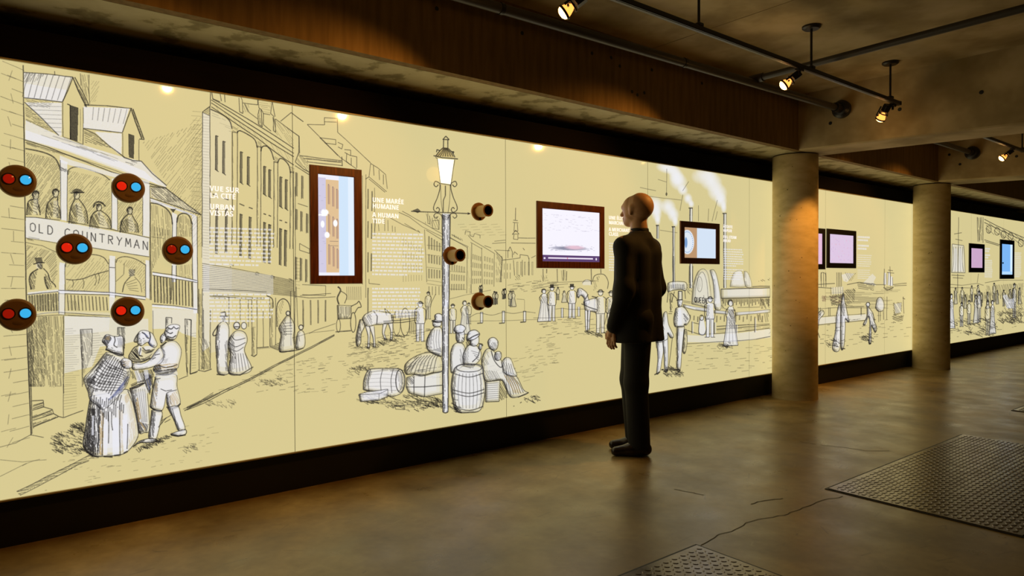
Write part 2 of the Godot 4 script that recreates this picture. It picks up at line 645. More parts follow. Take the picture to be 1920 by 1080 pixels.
# chalk modelling and a pencil outline in one: paper shows at the rim, the line swells on the lower left
func cf(a: Array, al := 0.8, d := 0.8, w := 1.2, curved := true) -> void:
	var e := smooth(a + [a[0], a[1]]) if curved else a + [a[0], a[1]]
	var n := e.size() / 2 - 1
	var m := Vector2.ZERO
	var area := 0.0
	for i in n:
		m += Vector2(e[i * 2], e[i * 2 + 1]) / n
		area += e[i * 2] * e[i * 2 + 3] - e[i * 2 + 2] * e[i * 2 + 1]
	for k in 3:
		var q := []
		var s: float = [1.0, 0.88, 0.72][k]
		for i in n:
			q.append(m.x + (e[i * 2] - m.x) * s)
			q.append(m.y + (e[i * 2 + 1] - m.y) * s)
		f(q, al * [0.45, 0.55, 0.5][k])
	var run := 0
	for i in n:
		var p0 := Vector2(OX + e[i * 2] / OZ, OY + e[i * 2 + 1] / OZ)
		var p1 := Vector2(OX + e[i * 2 + 2] / OZ, OY + e[i * 2 + 3] / OZ)
		if p0.distance_to(p1) < 0.05: continue
		var nn := Vector2((p1 - p0).y, -(p1 - p0).x).normalized() * signf(area)
		var sh := clampf(nn.dot(Vector2(-0.88, 0.47)), 0.0, 1.0)
		stroke(p0, p1, d * (0.72 + 0.33 * sh) * dr.randf_range(0.85, 1.05), w * (0.8 + 0.75 * sh))
		if sh > 0.25:
			for k in 3:
				if dr.randf() < 0.8:
					var off := -nn * (1.3 + k * 1.25)
					stroke(p0 + off, p1 + off, d * 0.5 * sh * (1.0 - k * 0.28), 1.2)

# hatching inside a polygon (photo-pixel spacing)
func h(a: Array, ang: float, sp: float, d := 0.4, w := 0.9, gap := 0.12) -> void:
	var pts := []
	for i in a.size() / 2: pts.append(Vector2(OX + a[i * 2] / OZ, OY + a[i * 2 + 1] / OZ))
	var dir := Vector2(cos(deg_to_rad(ang)), sin(deg_to_rad(ang)))
	var nn := dir.orthogonal()
	var lo := 1e9
	var hi := -1e9
	for p in pts:
		lo = minf(lo, p.dot(nn))
		hi = maxf(hi, p.dot(nn))
	var s := lo + sp * 0.5
	while s < hi:
		var ts := []
		for i in pts.size():
			var p: Vector2 = pts[i]
			var q: Vector2 = pts[(i + 1) % pts.size()]
			var a0 := p.dot(nn) - s
			var a1 := q.dot(nn) - s
			if (a0 <= 0.0) != (a1 <= 0.0):
				ts.append(p.lerp(q, a0 / (a0 - a1)).dot(dir))
		ts.sort()
		for k in range(0, ts.size() - 1, 2):
			var t0: float = ts[k]
			var t1: float = ts[k + 1]
			var t := t0
			while t < t1:
				var e := minf(t1, t + dr.randf_range(10.0, 34.0))
				if dr.randf() > gap:
					var j := dr.randf_range(-0.3, 0.3) * sp
					stroke(dir * (t + dr.randf_range(0, 1.5)) + nn * (s + j), dir * e + nn * (s + j * 0.3), d * dr.randf_range(0.6, 1.1), w)
				t = e + dr.randf_range(0.5, 3.0)
		s += sp * dr.randf_range(0.8, 1.2)

func el(cx: float, cy: float, rx: float, ry: float, d := 0.75, w := 1.1, a0 := 0.0, a1 := 360.0) -> void:
	var a := []
	for k in 17:
		var t := deg_to_rad(lerpf(a0, a1, k / 16.0))
		a.append(cx + cos(t) * rx)
		a.append(cy + sin(t) * ry)
	l(a, d, w)

func ef(cx: float, cy: float, rx: float, ry: float, al := 0.85, col := CHALK) -> void:
	var a := []
	for k in 16:
		a.append(cx + cos(TAU * k / 16) * rx)
		a.append(cy + sin(TAU * k / 16) * ry)
	f(a, al, col)

# rows of dark windows in a four-sided facade: corners clockwise from the upper left
func win(q: Array, cols: int, rows: int, fw: float, fh: float, d := 0.6, w := 1.2, frame := false) -> void:
	var p := []
	for i in 4: p.append(Vector2(q[i * 2], q[i * 2 + 1]))
	for r in rows:
		for k in cols:
			var u0 := (k + 0.5 - fw * 0.5) / cols
			var u1 := (k + 0.5 + fw * 0.5) / cols
			var v0 := (r + 0.5 - fh * 0.5) / rows
			var v1 := (r + 0.5 + fh * 0.5) / rows
			var a: Vector2 = p[0].lerp(p[1], u0).lerp(p[3].lerp(p[2], u0), v0)
			var b: Vector2 = p[0].lerp(p[1], u0).lerp(p[3].lerp(p[2], u0), v1)
			var a2: Vector2 = p[0].lerp(p[1], u1).lerp(p[3].lerp(p[2], u1), v0)
			var b2: Vector2 = p[0].lerp(p[1], u1).lerp(p[3].lerp(p[2], u1), v1)
			l([a.x, a.y, b.x, b.y], d, w)
			if frame:
				l([a.x, a.y, a2.x, a2.y, b2.x, b2.y], d * 0.5, w * 0.7)
				l([b.x, b.y, b2.x, b2.y], d * 0.4, w * 0.7)

func ground(q: Array, n: int, d := 0.3, slope := -0.15, ln := 12.0) -> void:     # loose dashes on the street
	var p := []
	for i in 4: p.append(Vector2(OX + q[i * 2] / OZ, OY + q[i * 2 + 1] / OZ))
	for i in n:
		var u := dr.randf()
		var v := dr.randf()
		var s: Vector2 = p[0].lerp(p[1], u).lerp(p[3].lerp(p[2], u), v)
		var e := s + Vector2(1, slope + dr.randf_range(-0.12, 0.12)) * ln * dr.randf_range(0.3, 1.2)
		stroke(s, e, d * dr.randf_range(0.5, 1.1), 0.9)

# scribbled ground shadow of the drawing
func scrib(q: Array, n: int, d := 0.5) -> void:
	var p := []
	for i in 4: p.append(Vector2(OX + q[i * 2] / OZ, OY + q[i * 2 + 1] / OZ))
	for i in n:
		var u := dr.randf()
		var v := dr.randf()
		var s: Vector2 = p[0].lerp(p[1], u).lerp(p[3].lerp(p[2], u), v)
		var e := s + Vector2(dr.randf_range(4, 13), dr.randf_range(1, 7))
		stroke(s, e, d * dr.randf_range(0.5, 1.1), 1.0)
		stroke(e, s + Vector2(dr.randf_range(4, 9), dr.randf_range(-3, 2)), d * 0.6, 0.9)

# a small standing figure: feet at (x, y), height hh, wd = width factor; 0 man, 1 woman, 2 man in tall hat
func fig(x: float, y: float, hh: float, kind: int, wd := 1.0, d := 0.7, chalk := 0.75) -> void:
	var k := hh * wd
	o(0, 0, 1)
	var hy := y - hh * 0.91
	if kind == 1:
		f([x - 0.05 * k, y - 0.84 * hh, x + 0.06 * k, y - 0.84 * hh, x + 0.11 * k, y - 0.6 * hh, x + 0.19 * k, y - 0.02 * hh, x - 0.19 * k, y, x - 0.1 * k, y - 0.6 * hh], chalk)
		c([x - 0.05 * k, y - 0.84 * hh, x - 0.14 * k, y - 0.72 * hh, x - 0.1 * k, y - 0.56 * hh, x - 0.15 * k, y - 0.25 * hh, x - 0.2 * k, y], d, 1.3)
		c([x + 0.06 * k, y - 0.84 * hh, x + 0.13 * k, y - 0.7 * hh, x + 0.09 * k, y - 0.56 * hh, x + 0.15 * k, y - 0.25 * hh, x + 0.2 * k, y - 0.02 * hh], d * 0.8, 1.0)
		l([x - 0.2 * k, y, x + 0.2 * k, y - 0.02 * hh], d, 1.4)
		for i in 4: l([x - 0.07 * k + i * 0.05 * k, y - 0.55 * hh, x - 0.14 * k + i * 0.1 * k, y - 0.04 * hh], d * 0.45, 0.8)
		h([x - 0.13 * k, y - 0.8 * hh, x + 0.1 * k, y - 0.78 * hh, x + 0.08 * k, y - 0.55 * hh, x - 0.1 * k, y - 0.55 * hh], 60, 2.0, d * 0.6)
	else:
		f([x - 0.07 * k, y - 0.82 * hh, x + 0.07 * k, y - 0.82 * hh, x + 0.1 * k, y - 0.45 * hh, x + 0.08 * k, y, x + 0.01 * k, y, x, y - 0.4 * hh, x - 0.03 * k, y, x - 0.1 * k, y, x - 0.1 * k, y - 0.45 * hh], chalk)
		c([x - 0.06 * k, y - 0.83 * hh, x - 0.14 * k, y - 0.76 * hh, x - 0.14 * k, y - 0.5 * hh, x - 0.1 * k, y - 0.4 * hh, x - 0.1 * k, y], d, 1.3)
		c([x + 0.06 * k, y - 0.83 * hh, x + 0.13 * k, y - 0.76 * hh, x + 0.12 * k, y - 0.5 * hh, x + 0.09 * k, y - 0.4 * hh, x + 0.09 * k, y], d, 1.0)
		ls([[x - 0.01 * k, y - 0.42 * hh, x - 0.02 * k, y], [x + 0.02 * k, y - 0.42 * hh, x + 0.02 * k, y], [x - 0.11 * k, y - 0.44 * hh, x + 0.1 * k, y - 0.44 * hh], [x - 0.14 * k, y, x - 0.02 * k, y], [x + 0.02 * k, y, x + 0.13 * k, y]], d * 0.9, 1.1)
		h([x - 0.13 * k, y - 0.8 * hh, x - 0.02 * k, y - 0.8 * hh, x - 0.02 * k, y - 0.45 * hh, x - 0.11 * k, y - 0.45 * hh], 70, 2.0, d * 0.7)
	ef(x, hy, 0.055 * k, 0.06 * hh, chalk)
	el(x, hy, 0.055 * k, 0.06 * hh, d, 1.0)
	if kind == 2:
		f([x - 0.06 * k, hy - 0.03 * hh, x + 0.06 * k, hy - 0.03 * hh, x + 0.06 * k, hy - 0.12 * hh, x - 0.06 * k, hy - 0.12 * hh], 0.75, INKC)
		l([x - 0.1 * k, hy - 0.03 * hh, x + 0.1 * k, hy - 0.03 * hh], d, 1.4)
	elif kind == 0:
		l([x - 0.09 * k, hy - 0.03 * hh, x + 0.09 * k, hy - 0.03 * hh], d, 1.4)
		el(x, hy - 0.03 * hh, 0.055 * k, 0.05 * hh, d, 1.2, 180, 360)
	else:
		el(x - 0.01 * k, hy - 0.01 * hh, 0.065 * k, 0.07 * hh, d, 1.6, 150, 330)

# lettering drawn with single strokes
const GLYPH := {"O": [[0.5, 0, 0.1, 0.15, 0.05, 0.5, 0.1, 0.85, 0.5, 1, 0.85, 0.85, 0.95, 0.5, 0.88, 0.15, 0.5, 0]], "L": [[0.1, 0, 0.1, 1, 0.8, 1]], "D": [[0.1, 0, 0.1, 1, 0.6, 0.98, 0.9, 0.7, 0.9, 0.3, 0.6, 0.02, 0.1, 0]], "C": [[0.9, 0.12, 0.5, 0, 0.12, 0.2, 0.05, 0.6, 0.2, 0.95, 0.6, 1, 0.9, 0.85]], "U": [[0.1, 0, 0.1, 0.8, 0.5, 1, 0.9, 0.8, 0.9, 0]], "N": [[0.1, 1, 0.1, 0, 0.85, 1, 0.85, 0]], "T": [[0.02, 0, 0.98, 0], [0.5, 0, 0.5, 1]], "R": [[0.1, 1, 0.1, 0, 0.75, 0.05, 0.8, 0.4, 0.1, 0.52], [0.4, 0.5, 0.85, 1]], "Y": [[0.05, 0, 0.5, 0.5, 0.95, 0], [0.5, 0.5, 0.35, 1]], "M": [[0.05, 1, 0.15, 0, 0.5, 0.7, 0.85, 0, 0.98, 1]], "A": [[0.02, 1, 0.5, 0, 0.95, 1], [0.2, 0.62, 0.78, 0.62]], "Q": [[0.5, 0, 0.1, 0.15, 0.05, 0.5, 0.1, 0.85, 0.5, 1, 0.85, 0.85, 0.95, 0.5, 0.88, 0.15, 0.5, 0], [0.6, 0.7, 1.0, 1.1]], "E": [[0.9, 0, 0.1, 0, 0.1, 1, 0.9, 1], [0.1, 0.5, 0.75, 0.5]]}
func letters(text: String, x: float, y: float, dx: float, dy: float, gw: float, gh: float, d := 0.7, w := 1.2) -> void:
	for ch in text:
		if GLYPH.has(ch):
			for s in GLYPH[ch]:
				var a := []
				for i in s.size() / 2:
					a.append(x + s[i * 2] * gw)
					a.append(y + s[i * 2] * gw * dy / dx + s[i * 2 + 1] * gh)
				l(a, d, w)
		x += dx
		y += dy

# a block of small white print: rows of words too small to read
func rows(x0: float, x1: float, y0: float, sp: float, n: int, slope := 0.0, dash := 0.95, wt := 2.8) -> void:
	o(0, 0, 1)
	pen = CHALK
	for r in n:
		var y := y0 + r * sp
		var last := x1 - (dr.randf() * 0.35 * (x1 - x0) if r == n - 1 else dr.randf() * 0.06 * (x1 - x0))
		var x := x0
		while x < last - 1.5:
			var e := minf(last, x + (x1 - x0) * dr.randf_range(0.03, 0.1))
			var yy := y + (x - x0) * slope
			stroke(Vector2(x, yy), Vector2(e, yy + (e - x) * slope), dash, wt)
			x = e + (x1 - x0) * 0.018
	pen = INKC

func art_tavern() -> void:
	# stone wall at the very end
	o(0, 0, 1)
	l([43, 122, 46, 325, 48, 525, 51, 640, 58, 816], 0.7, 1.6)
	l([44, 200, 47, 420, 50, 600, 56, 780], 0.45, 1.3)
	for i in 33:
		var y := 132.0 + i * 21.5
		var xe := 45.0 + maxf(0, y - 500) * 0.035
		var sl := (545.0 - y) / 950.0
		var xs := dr.randf_range(0, 26)
		l([xs, y - (xe - xs) * sl, xe, y], 0.35, 1.0)
		if i % 2 == 0: l([18 + dr.randf_range(-6, 8), y, 18 + dr.randf_range(-6, 8), y + 19], 0.3, 0.9)
		if i % 3 == 1: l([2, y - 40 * sl, 14, y - 28 * sl, 30, y - 14 * sl], 0.3, 1.2)
	l([0, 838, 30, 830, 57, 815, 82, 820], 0.55, 1.2)
	# dormers and roof
	o(0, 100, 4.8)
	f([217, 168, 652, 212, 560, 437, 217, 402], 0.62)
	f([217, 270, 600, 330, 560, 437, 217, 402], 0.5)
	l([215, 170, 380, 180, 655, 212], 0.7, 1.5)
	for k in 8:
		var tx := 262.0 + k * 54
		l([tx, 176 + k * 5, tx - 38, 290 + k * 5, tx - 62 - k * 1.5, 392 + k * 5], 0.4, 0.9)
	h([217, 170, 420, 185, 300, 260, 217, 260], -60, 3.0, 0.35)
	ls([[217, 398, 380, 415, 560, 437], [655, 212, 610, 330, 560, 437], [655, 215, 700, 330, 780, 488], [672, 215, 740, 340, 800, 470]], 0.8, 1.7)
	h([655, 225, 672, 225, 795, 470, 770, 490], 60, 1.6, 0.6)
	f([225, 442, 556, 445, 556, 742, 530, 742], 0.7)
	for k in 7: l([240 + k * 26, 470 + k * 38, 555, 478 + k * 38], 0.25, 0.8)
	h([230, 410, 480, 440, 440, 490, 260, 470], 20, 2.6, 0.4)
	ls([[563, 440, 562, 600, 565, 748], [748, 488, 748, 640, 745, 820]], 0.7, 1.3)
	l([565, 750, 660, 780, 748, 822], 0.55, 1.1)
	f([630, 465, 706, 490, 698, 795, 630, 775], 0.72, INKC)
	l([605, 455, 630, 465, 632, 775], 0.8, 1.6)
	l([720, 500, 720, 790], 0.3, 0.8)
	l([220, 440, 330, 540, 430, 640, 530, 740], 0.7, 1.6)
	h([225, 470, 420, 640, 500, 730, 230, 600], 25, 2.2, 0.5)
	# chimney behind
	ls([[490, 160, 492, 200], [800, 190, 798, 320, 806, 455], [722, 180, 728, 290]], 0.6, 1.1)
	h([722, 185, 798, 190, 800, 430, 740, 330], 80, 2.4, 0.35)
	# second dormer
	f([752, 480, 1165, 495, 1100, 712, 752, 672], 0.72)
	ls([[760, 462, 960, 470, 1190, 495], [752, 672, 900, 690, 1100, 714], [1180, 495, 1140, 600, 1100, 712]], 0.7, 1.5)
	for k in 7: l([880 + k * 50 - 40, 485 + k * 3, 830 + k * 46, 600 + k * 6], 0.38, 0.9)
	ls([[1178, 498, 1215, 610, 1275, 770], [1196, 500, 1240, 620, 1296, 772], [1255, 770, 1300, 775]], 0.8, 1.5)
	h([1180, 505, 1196, 505, 1290, 765, 1268, 765], 60, 1.6, 0.6)
	f([850, 705, 1095, 722, 1095, 905, 1060, 900], 0.7)
	ls([[1102, 716, 1104, 930], [1250, 775, 1250, 965]], 0.6, 1.2)
	f([1155, 722, 1210, 740, 1205, 950, 1160, 935], 0.7, INKC)
	l([752, 678, 850, 720, 980, 830, 1120, 935], 0.75, 1.6)
	h([755, 690, 850, 725, 1000, 850, 760, 800], 25, 2.2, 0.55)
	# main roof slope
	f([228, 600, 540, 745, 750, 825, 1110, 935, 1270, 970, 1500, 1195, 1490, 1205, 1100, 1060, 600, 880, 228, 775], 0.62)
	f([228, 690, 560, 800, 900, 900, 1300, 1060, 1440, 1190, 1100, 1040, 600, 870, 228, 770], 0.6)
	for k in 16:
		var q := dr.randf()
		l([240 + q * 700, 640 + q * 260 + k * 3, 400 + q * 700, 690 + q * 270 + k * 3], 0.2, 0.8)
	ls([[225, 778, 420, 840, 700, 950, 1000, 1065, 1300, 1160, 1500, 1210], [1110, 932, 1200, 965, 1270, 968, 1370, 1080, 1500, 1190]], 0.8, 1.6)
	l([228, 800, 600, 910, 1000, 1040, 1490, 1225], 0.45, 1.1)
	h([1110, 940, 1250, 975, 1200, 1010, 1130, 980], 15, 2.0, 0.45)
	h([235, 790, 600, 905, 590, 925, 235, 815], 20, 2.0, 0.45)
	# sky shading beside the roof
	h([820, 240, 900, 250, 860, 440, 810, 440], -55, 4.0, 0.16)
	h([1280, 800, 1820, 620, 1810, 1500, 1560, 1290], -52, 4.2, 0.22)
	# upper gallery
	o(0, 300, 4.8)
	h([235, -70, 480, -20, 540, 60, 540, 520, 360, 480, 235, 300], -55, 2.7, 0.3)
	h([615, 90, 980, 170, 1005, 600, 620, 540], -50, 3.4, 0.26)
	h([1065, 380, 1285, 340, 1285, 670, 1065, 630], -55, 3.0, 0.3)
	c([228, -105, 390, -70, 490, -20, 535, 60, 540, 90], 0.8, 2.2)
	c([608, 130, 622, 82, 690, 60, 800, 85, 920, 130, 990, 180], 0.7, 1.7)
	f([540, -10, 608, 20, 602, 548, 545, 538], 0.72)
	f([1008, 165, 1056, 180, 1056, 632, 1005, 612], 0.72)
	f([1285, 215, 1348, 225, 1346, 692, 1285, 682], 0.72)
	f([540, -40, 640, 0, 1000, 110, 1345, 190, 1345, 230, 1010, 150, 640, 50, 540, 20], 0.6)
	ls([[540, 0, 543, 100, 545, 538], [606, 90, 603, 545], [1005, 200, 1003, 612], [1056, 200, 1058, 632], [1283, 230, 1283, 680], [1348, 230, 1348, 900]], 0.6, 1.2)
	h([545, 60, 600, 80, 600, 110, 545, 95], 30, 1.6, 0.5)
	bust(320, 318, 48, 238, 350, 360, 495, 0)
	bust(500, 300, 46, 410, 365, 545, 525, 0)
	bust(690, 318, 46, 620, 385, 790, 575, 1)
	bust(890, 425, 42, 805, 465, 1000, 620, 2)
	bust(1168, 458, 40, 1080, 510, 1245, 652, 0)
	# sign board
	f([232, 515, 330, 515, 1342, 700, 1342, 870, 840, 790, 232, 700], 0.66)
	ls([[232, 512, 320, 515, 540, 540], [600, 550, 990, 620, 1345, 700]], 0.6, 1.3)
	ls([[232, 700, 500, 745, 840, 790, 1345, 870], [232, 740, 380, 770, 510, 830]], 0.55, 1.2)
	letters("OLD COUNTRYMAN", 268, 562, 78, 12.6, 52, 76, 0.72, 1.5)
	h([240, 690, 360, 705, 340, 730, 240, 720], 10, 2.0, 0.4)
	# lower gallery
	h([240, 760, 500, 830, 520, 1000, 470, 1130, 440, 960, 350, 860, 240, 1000], -48, 2.6, 0.34)
	h([600, 900, 960, 870, 970, 1150, 600, 1200], -52, 4.4, 0.2)
	h([1045, 900, 1300, 900, 1300, 1200, 1240, 1040, 1130, 960], -52, 3.6, 0.24)
	c([590, 960, 600, 905, 700, 860, 840, 850, 930, 875, 975, 935], 0.6, 1.4)
	c([1045, 920, 1060, 885, 1130, 868, 1230, 895, 1310, 945], 0.6, 1.4)
	f([535, 920, 585, 930, 580, 1190, 532, 1190], 0.72)
	f([985, 860, 1036, 865, 1036, 1240, 985, 1230], 0.72)
	f([1310, 900, 1346, 905, 1346, 1250, 1310, 1240], 0.7)
	ls([[583, 940, 584, 1190], [980, 890, 983, 1230], [1038, 890, 1038, 1240], [1310, 940, 1310, 1240], [984, 965, 1036, 968], [1346, 900, 1350, 1260]], 0.6, 1.3)
	o(0, 500, 4.8)
	# man in a tall hat leaning on the rail
	f([310, -80, 375, -85, 388, -30, 330, -25], 0.6, INKC)
	l([300, -25, 340, -35, 402, -38], 0.8, 2.0)
	ef(350, -8, 26, 26, 0.3)
	h([330, -25, 380, -25, 385, 20, 340, 25], 50, 1.5, 0.7)
	c([340, 20, 280, 60, 262, 120, 280, 205], 0.8, 2.2)
	c([390, 15, 430, 60, 450, 120, 490, 160, 500, 185], 0.7, 1.5)
	c([400, 90, 410, 150, 430, 200], 0.8, 2.6)
	h([265, 60, 330, 40, 310, 205, 270, 205], 65, 2.0, 0.6)
	h([400, 60, 440, 90, 470, 200, 425, 200], 60, 2.0, 0.5)
	# laundry line
	c([595, 112, 650, 118, 740, 108, 830, 75, 900, 55, 975, 35], 0.6, 1.6)
	for p in [[650, 118, 70], [745, 108, 90], [855, 70, 100], [885, 60, 90]]:
		c([p[0], p[1], p[0] + 10, p[1] + p[2] * 0.5, p[0] - 4, p[1] + p[2]], 0.5, 1.3)
	l([600, 205, 980, 235], 0.3, 1.0)
	# woman seated
	ef(1185, 55, 28, 34, 0.25)
	h([1155, 20, 1215, 20, 1215, 80, 1165, 90], 40, 1.6, 0.7)
	c([1170, 90, 1120, 150, 1100, 230], 0.7, 1.6)
	c([1210, 90, 1260, 150, 1275, 230], 0.5, 1.1)
	for k in 5: l([1130 + k * 8, 150 + k * 14, 1225 + k * 6, 110 + k * 28], 0.4, 1.0)
	ls([[1118, -30, 1112, 70], [1045, 130, 1110, 70]], 0.5, 1.1)
	# rails and balusters
	f([250, 232, 525, 205, 525, 228, 250, 255], 0.7)
	f([525, 210, 985, 228, 1310, 270, 1310, 295, 985, 250, 525, 238], 0.75)
	ls([[245, 250, 525, 222], [525, 240, 985, 252, 1310, 296], [525, 212, 985, 230, 1310, 270]], 0.6, 1.3)
	for k in 11: l([262 + k * 24, 258 - k * 2, 268 + k * 24, 400], 0.6, 2.0)
	h([250, 260, 520, 240, 520, 400, 300, 400], 85, 2.8, 0.45)
	for k in 12: l([605 + k * 32, 252 + k * 2, 615 + k * 32, 395], 0.55, 1.8)
	h([600, 300, 760, 300, 740, 395, 610, 390], 80, 4.0, 0.25)
	f([527, 215, 582, 225, 580, 432, 527, 425], 0.6)
	f([985, 235, 1036, 245, 1036, 300, 985, 400], 0.65)
	ls([[528, 225, 528, 425], [584, 240, 582, 430], [310, 432, 420, 415, 528, 408, 760, 425, 990, 440], [310, 445, 540, 432, 990, 455]], 0.6, 1.2)
	f([310, 418, 528, 395, 990, 415, 990, 440, 528, 412, 310, 440], 0.25)
	# dark recess under the gallery
	h([250, 450, 570, 440, 575, 1080, 260, 1080], 85, 2.0, 0.34, 0.9, 0.25)
	h([250, 520, 420, 440, 400, 1080, 262, 1080], 60, 2.6, 0.34)
	h([240, 600, 300, 560, 310, 1080, 262, 1080], 88, 1.8, 0.45)
	# ground-floor wall
	f([580, 445, 1335, 470, 1340, 640, 1100, 700, 900, 720, 830, 900, 580, 960], 0.5)
	f([580, 445, 990, 450, 980, 580, 580, 620], 0.3)
	for k in 26: l([585, 560 + k * 20, 585 + dr.randf_range(60, 140), 556 + k * 20], 0.16, 0.8)
	for k in 14: l([830, 600 + k * 22, 830 + dr.randf_range(50, 120), 596 + k * 21], 0.2, 0.8)
	ls([[722, 565, 828, 560, 825, 800], [722, 565, 735, 820, 740, 1080], [572, 440, 572, 1140]], 0.6, 1.3)
	h([725, 570, 825, 565, 822, 800, 760, 960, 740, 960], 78, 2.0, 0.34)
	h([722, 570, 745, 570, 755, 1060, 738, 1060], 86, 1.6, 0.5)
	h([1055, 545, 1125, 545, 1125, 700, 1110, 820, 1080, 640, 1060, 610], 82, 1.6, 0.55)
	l([1055, 612, 1058, 545, 1125, 548], 0.6, 1.2)
	# right-hand wing
	o(0, 300, 4.8)
	f([1355, 250, 1490, 250, 1800, 488, 1720, 470, 1360, 330], 0.3)
	h([1355, 235, 1500, 250, 1650, 370, 1480, 380, 1360, 330], 40, 1.9, 0.6)
	h([1500, 260, 1800, 490, 1720, 480, 1500, 390], 45, 2.6, 0.4)
	ls([[1350, 232, 1490, 252, 1640, 365, 1810, 492], [1352, 340, 1500, 385, 1810, 494], [1352, 365, 1480, 395, 1760, 505]], 0.7, 1.4)
	f([1355, 345, 1760, 495, 1760, 510, 1355, 375], 0.75)
	f([1550, 470, 1592, 490, 1588, 690, 1585, 1100, 1548, 1100, 1552, 690], 0.72)
	f([1728, 500, 1772, 505, 1778, 1380, 1742, 1380], 0.72)
	c([1360, 385, 1430, 398, 1500, 440, 1540, 500, 1550, 580], 0.8, 2.0)
	c([1592, 560, 1605, 500, 1650, 478, 1700, 500, 1730, 580], 0.8, 2.0)
	f([1530, 440, 1585, 440, 1560, 475], 0.7, INKC)
	ls([[1552, 560, 1548, 700], [1592, 520, 1588, 700], [1548, 950, 1540, 1260], [1586, 950, 1584, 1270], [1728, 560, 1735, 1340], [1774, 510, 1780, 1380], [1352, 380, 1360, 1260]], 0.6, 1.3)
	h([1365, 390, 1520, 460, 1545, 680, 1470, 800, 1365, 1000], 86, 2.6, 0.34)
	h([1598, 520, 1650, 485, 1725, 560, 1725, 690, 1600, 690], 86, 2.2, 0.36)
	h([1595, 950, 1725, 930, 1725, 1070, 1595, 1050], 86, 3.0, 0.3)
	for k in 6: l([1390 + k * 24, 600 + k * 6, 1392 + k * 24, 680], 0.45, 1.0)
	ls([[1362, 690, 1480, 705], [1820, 300, 1815, 880]], 0.4, 1.0)
	o(0, 500, 4.8)
	f([1372, 50, 1776, 122, 1776, 140, 1372, 72], 0.85)
	ls([[1372, 48, 1540, 70, 1776, 125], [1372, 75, 1776, 142]], 0.6, 1.2)
	for k in 13: l([1388 + k * 28, 80 + k * 5, 1392 + k * 28, 322 + k * 3], 0.65, 1.9)
	h([1380, 82, 1550, 100, 1550, 330, 1385, 320], 86, 3.0, 0.3)
	f([1368, 340, 1776, 372, 1776, 392, 1368, 362], 0.85)
	l([1368, 338, 1560, 350, 1776, 385], 0.6, 1.5)
	f([1370, 372, 1770, 392, 1765, 640, 1640, 600, 1560, 540, 1470, 560, 1372, 560], 0.55)
	ls([[1490, 560, 1492, 455, 1545, 458, 1543, 510], [1662, 470, 1720, 475, 1712, 965, 1770, 950], [1664, 470, 1668, 700, 1685, 975]], 0.6, 1.3)
	h([1664, 475, 1690, 475, 1690, 970, 1676, 940], 86, 1.5, 0.6)
	h([1494, 460, 1515, 460, 1515, 520, 1495, 530], 86, 1.5, 0.5)
	for k in 14: l([1725, 600 + k * 24, 1765, 596 + k * 24], 0.25, 0.8)
	l([1690, 980, 1605, 1015], 0.5, 1.1)
	l([1375, 395, 1378, 620], 0.5, 1.2)
	# steps
	o(0, 720, 4.8)
	ls([[290, 150, 388, 145, 392, 205, 290, 235], [300, 190, 390, 165], [392, 205, 470, 228, 480, 265], [290, 300, 470, 232], [295, 325, 480, 265], [480, 265, 525, 290], [300, 385, 525, 292], [298, 350, 300, 400], [525, 290, 570, 302, 750, 235]], 0.65, 1.4)
	h([290, 195, 390, 168, 390, 205, 292, 232], -20, 2.0, 0.55)
	h([292, 285, 470, 240, 478, 262, 295, 322], -22, 2.0, 0.55)
	h([300, 350, 500, 290, 520, 296, 302, 388], -22, 2.0, 0.5)
	l([275, 0, 285, 300, 285, 450], 0.6, 2.2)
	l([568, 0, 570, 300], 0.5, 1.3)
	for k in 9: l([575, 20 + k * 26, 690, 8 + k * 25], 0.18, 0.8)
	# pavement edge, kerb and ground shadows
	ls([[150, 965, 280, 905, 420, 830, 620, 735, 800, 640, 830, 625], [180, 1000, 330, 925, 500, 835, 700, 725, 800, 690]], 0.5, 1.3)
	h([150, 970, 800, 640, 850, 660, 420, 870, 170, 1000], -12, 2.4, 0.55)
	scrib([430, 470, 740, 350, 820, 640, 450, 590], 110, 0.55)
	scrib([620, 350, 740, 340, 740, 420, 610, 410], 30, 0.5)
	ls([[0, 830, 110, 775, 220, 720, 300, 690, 360, 675], [200, 735, 240, 712], [0, 680, 200, 700, 420, 680]], 0.35, 1.1)
	ground([600, 620, 1900, 300, 1920, 700, 400, 960], 90, 0.22)
	scrib([1640, 560, 1760, 520, 1740, 590, 1640, 600], 12, 0.4)
	ls([[1660, 240, 1760, 180, 1920, 90], [1650, 225, 1780, 165, 1920, 75]], 0.5, 1.2)
	h([1650, 240, 1920, 95, 1920, 120, 1670, 240], -20, 2.2, 0.4)

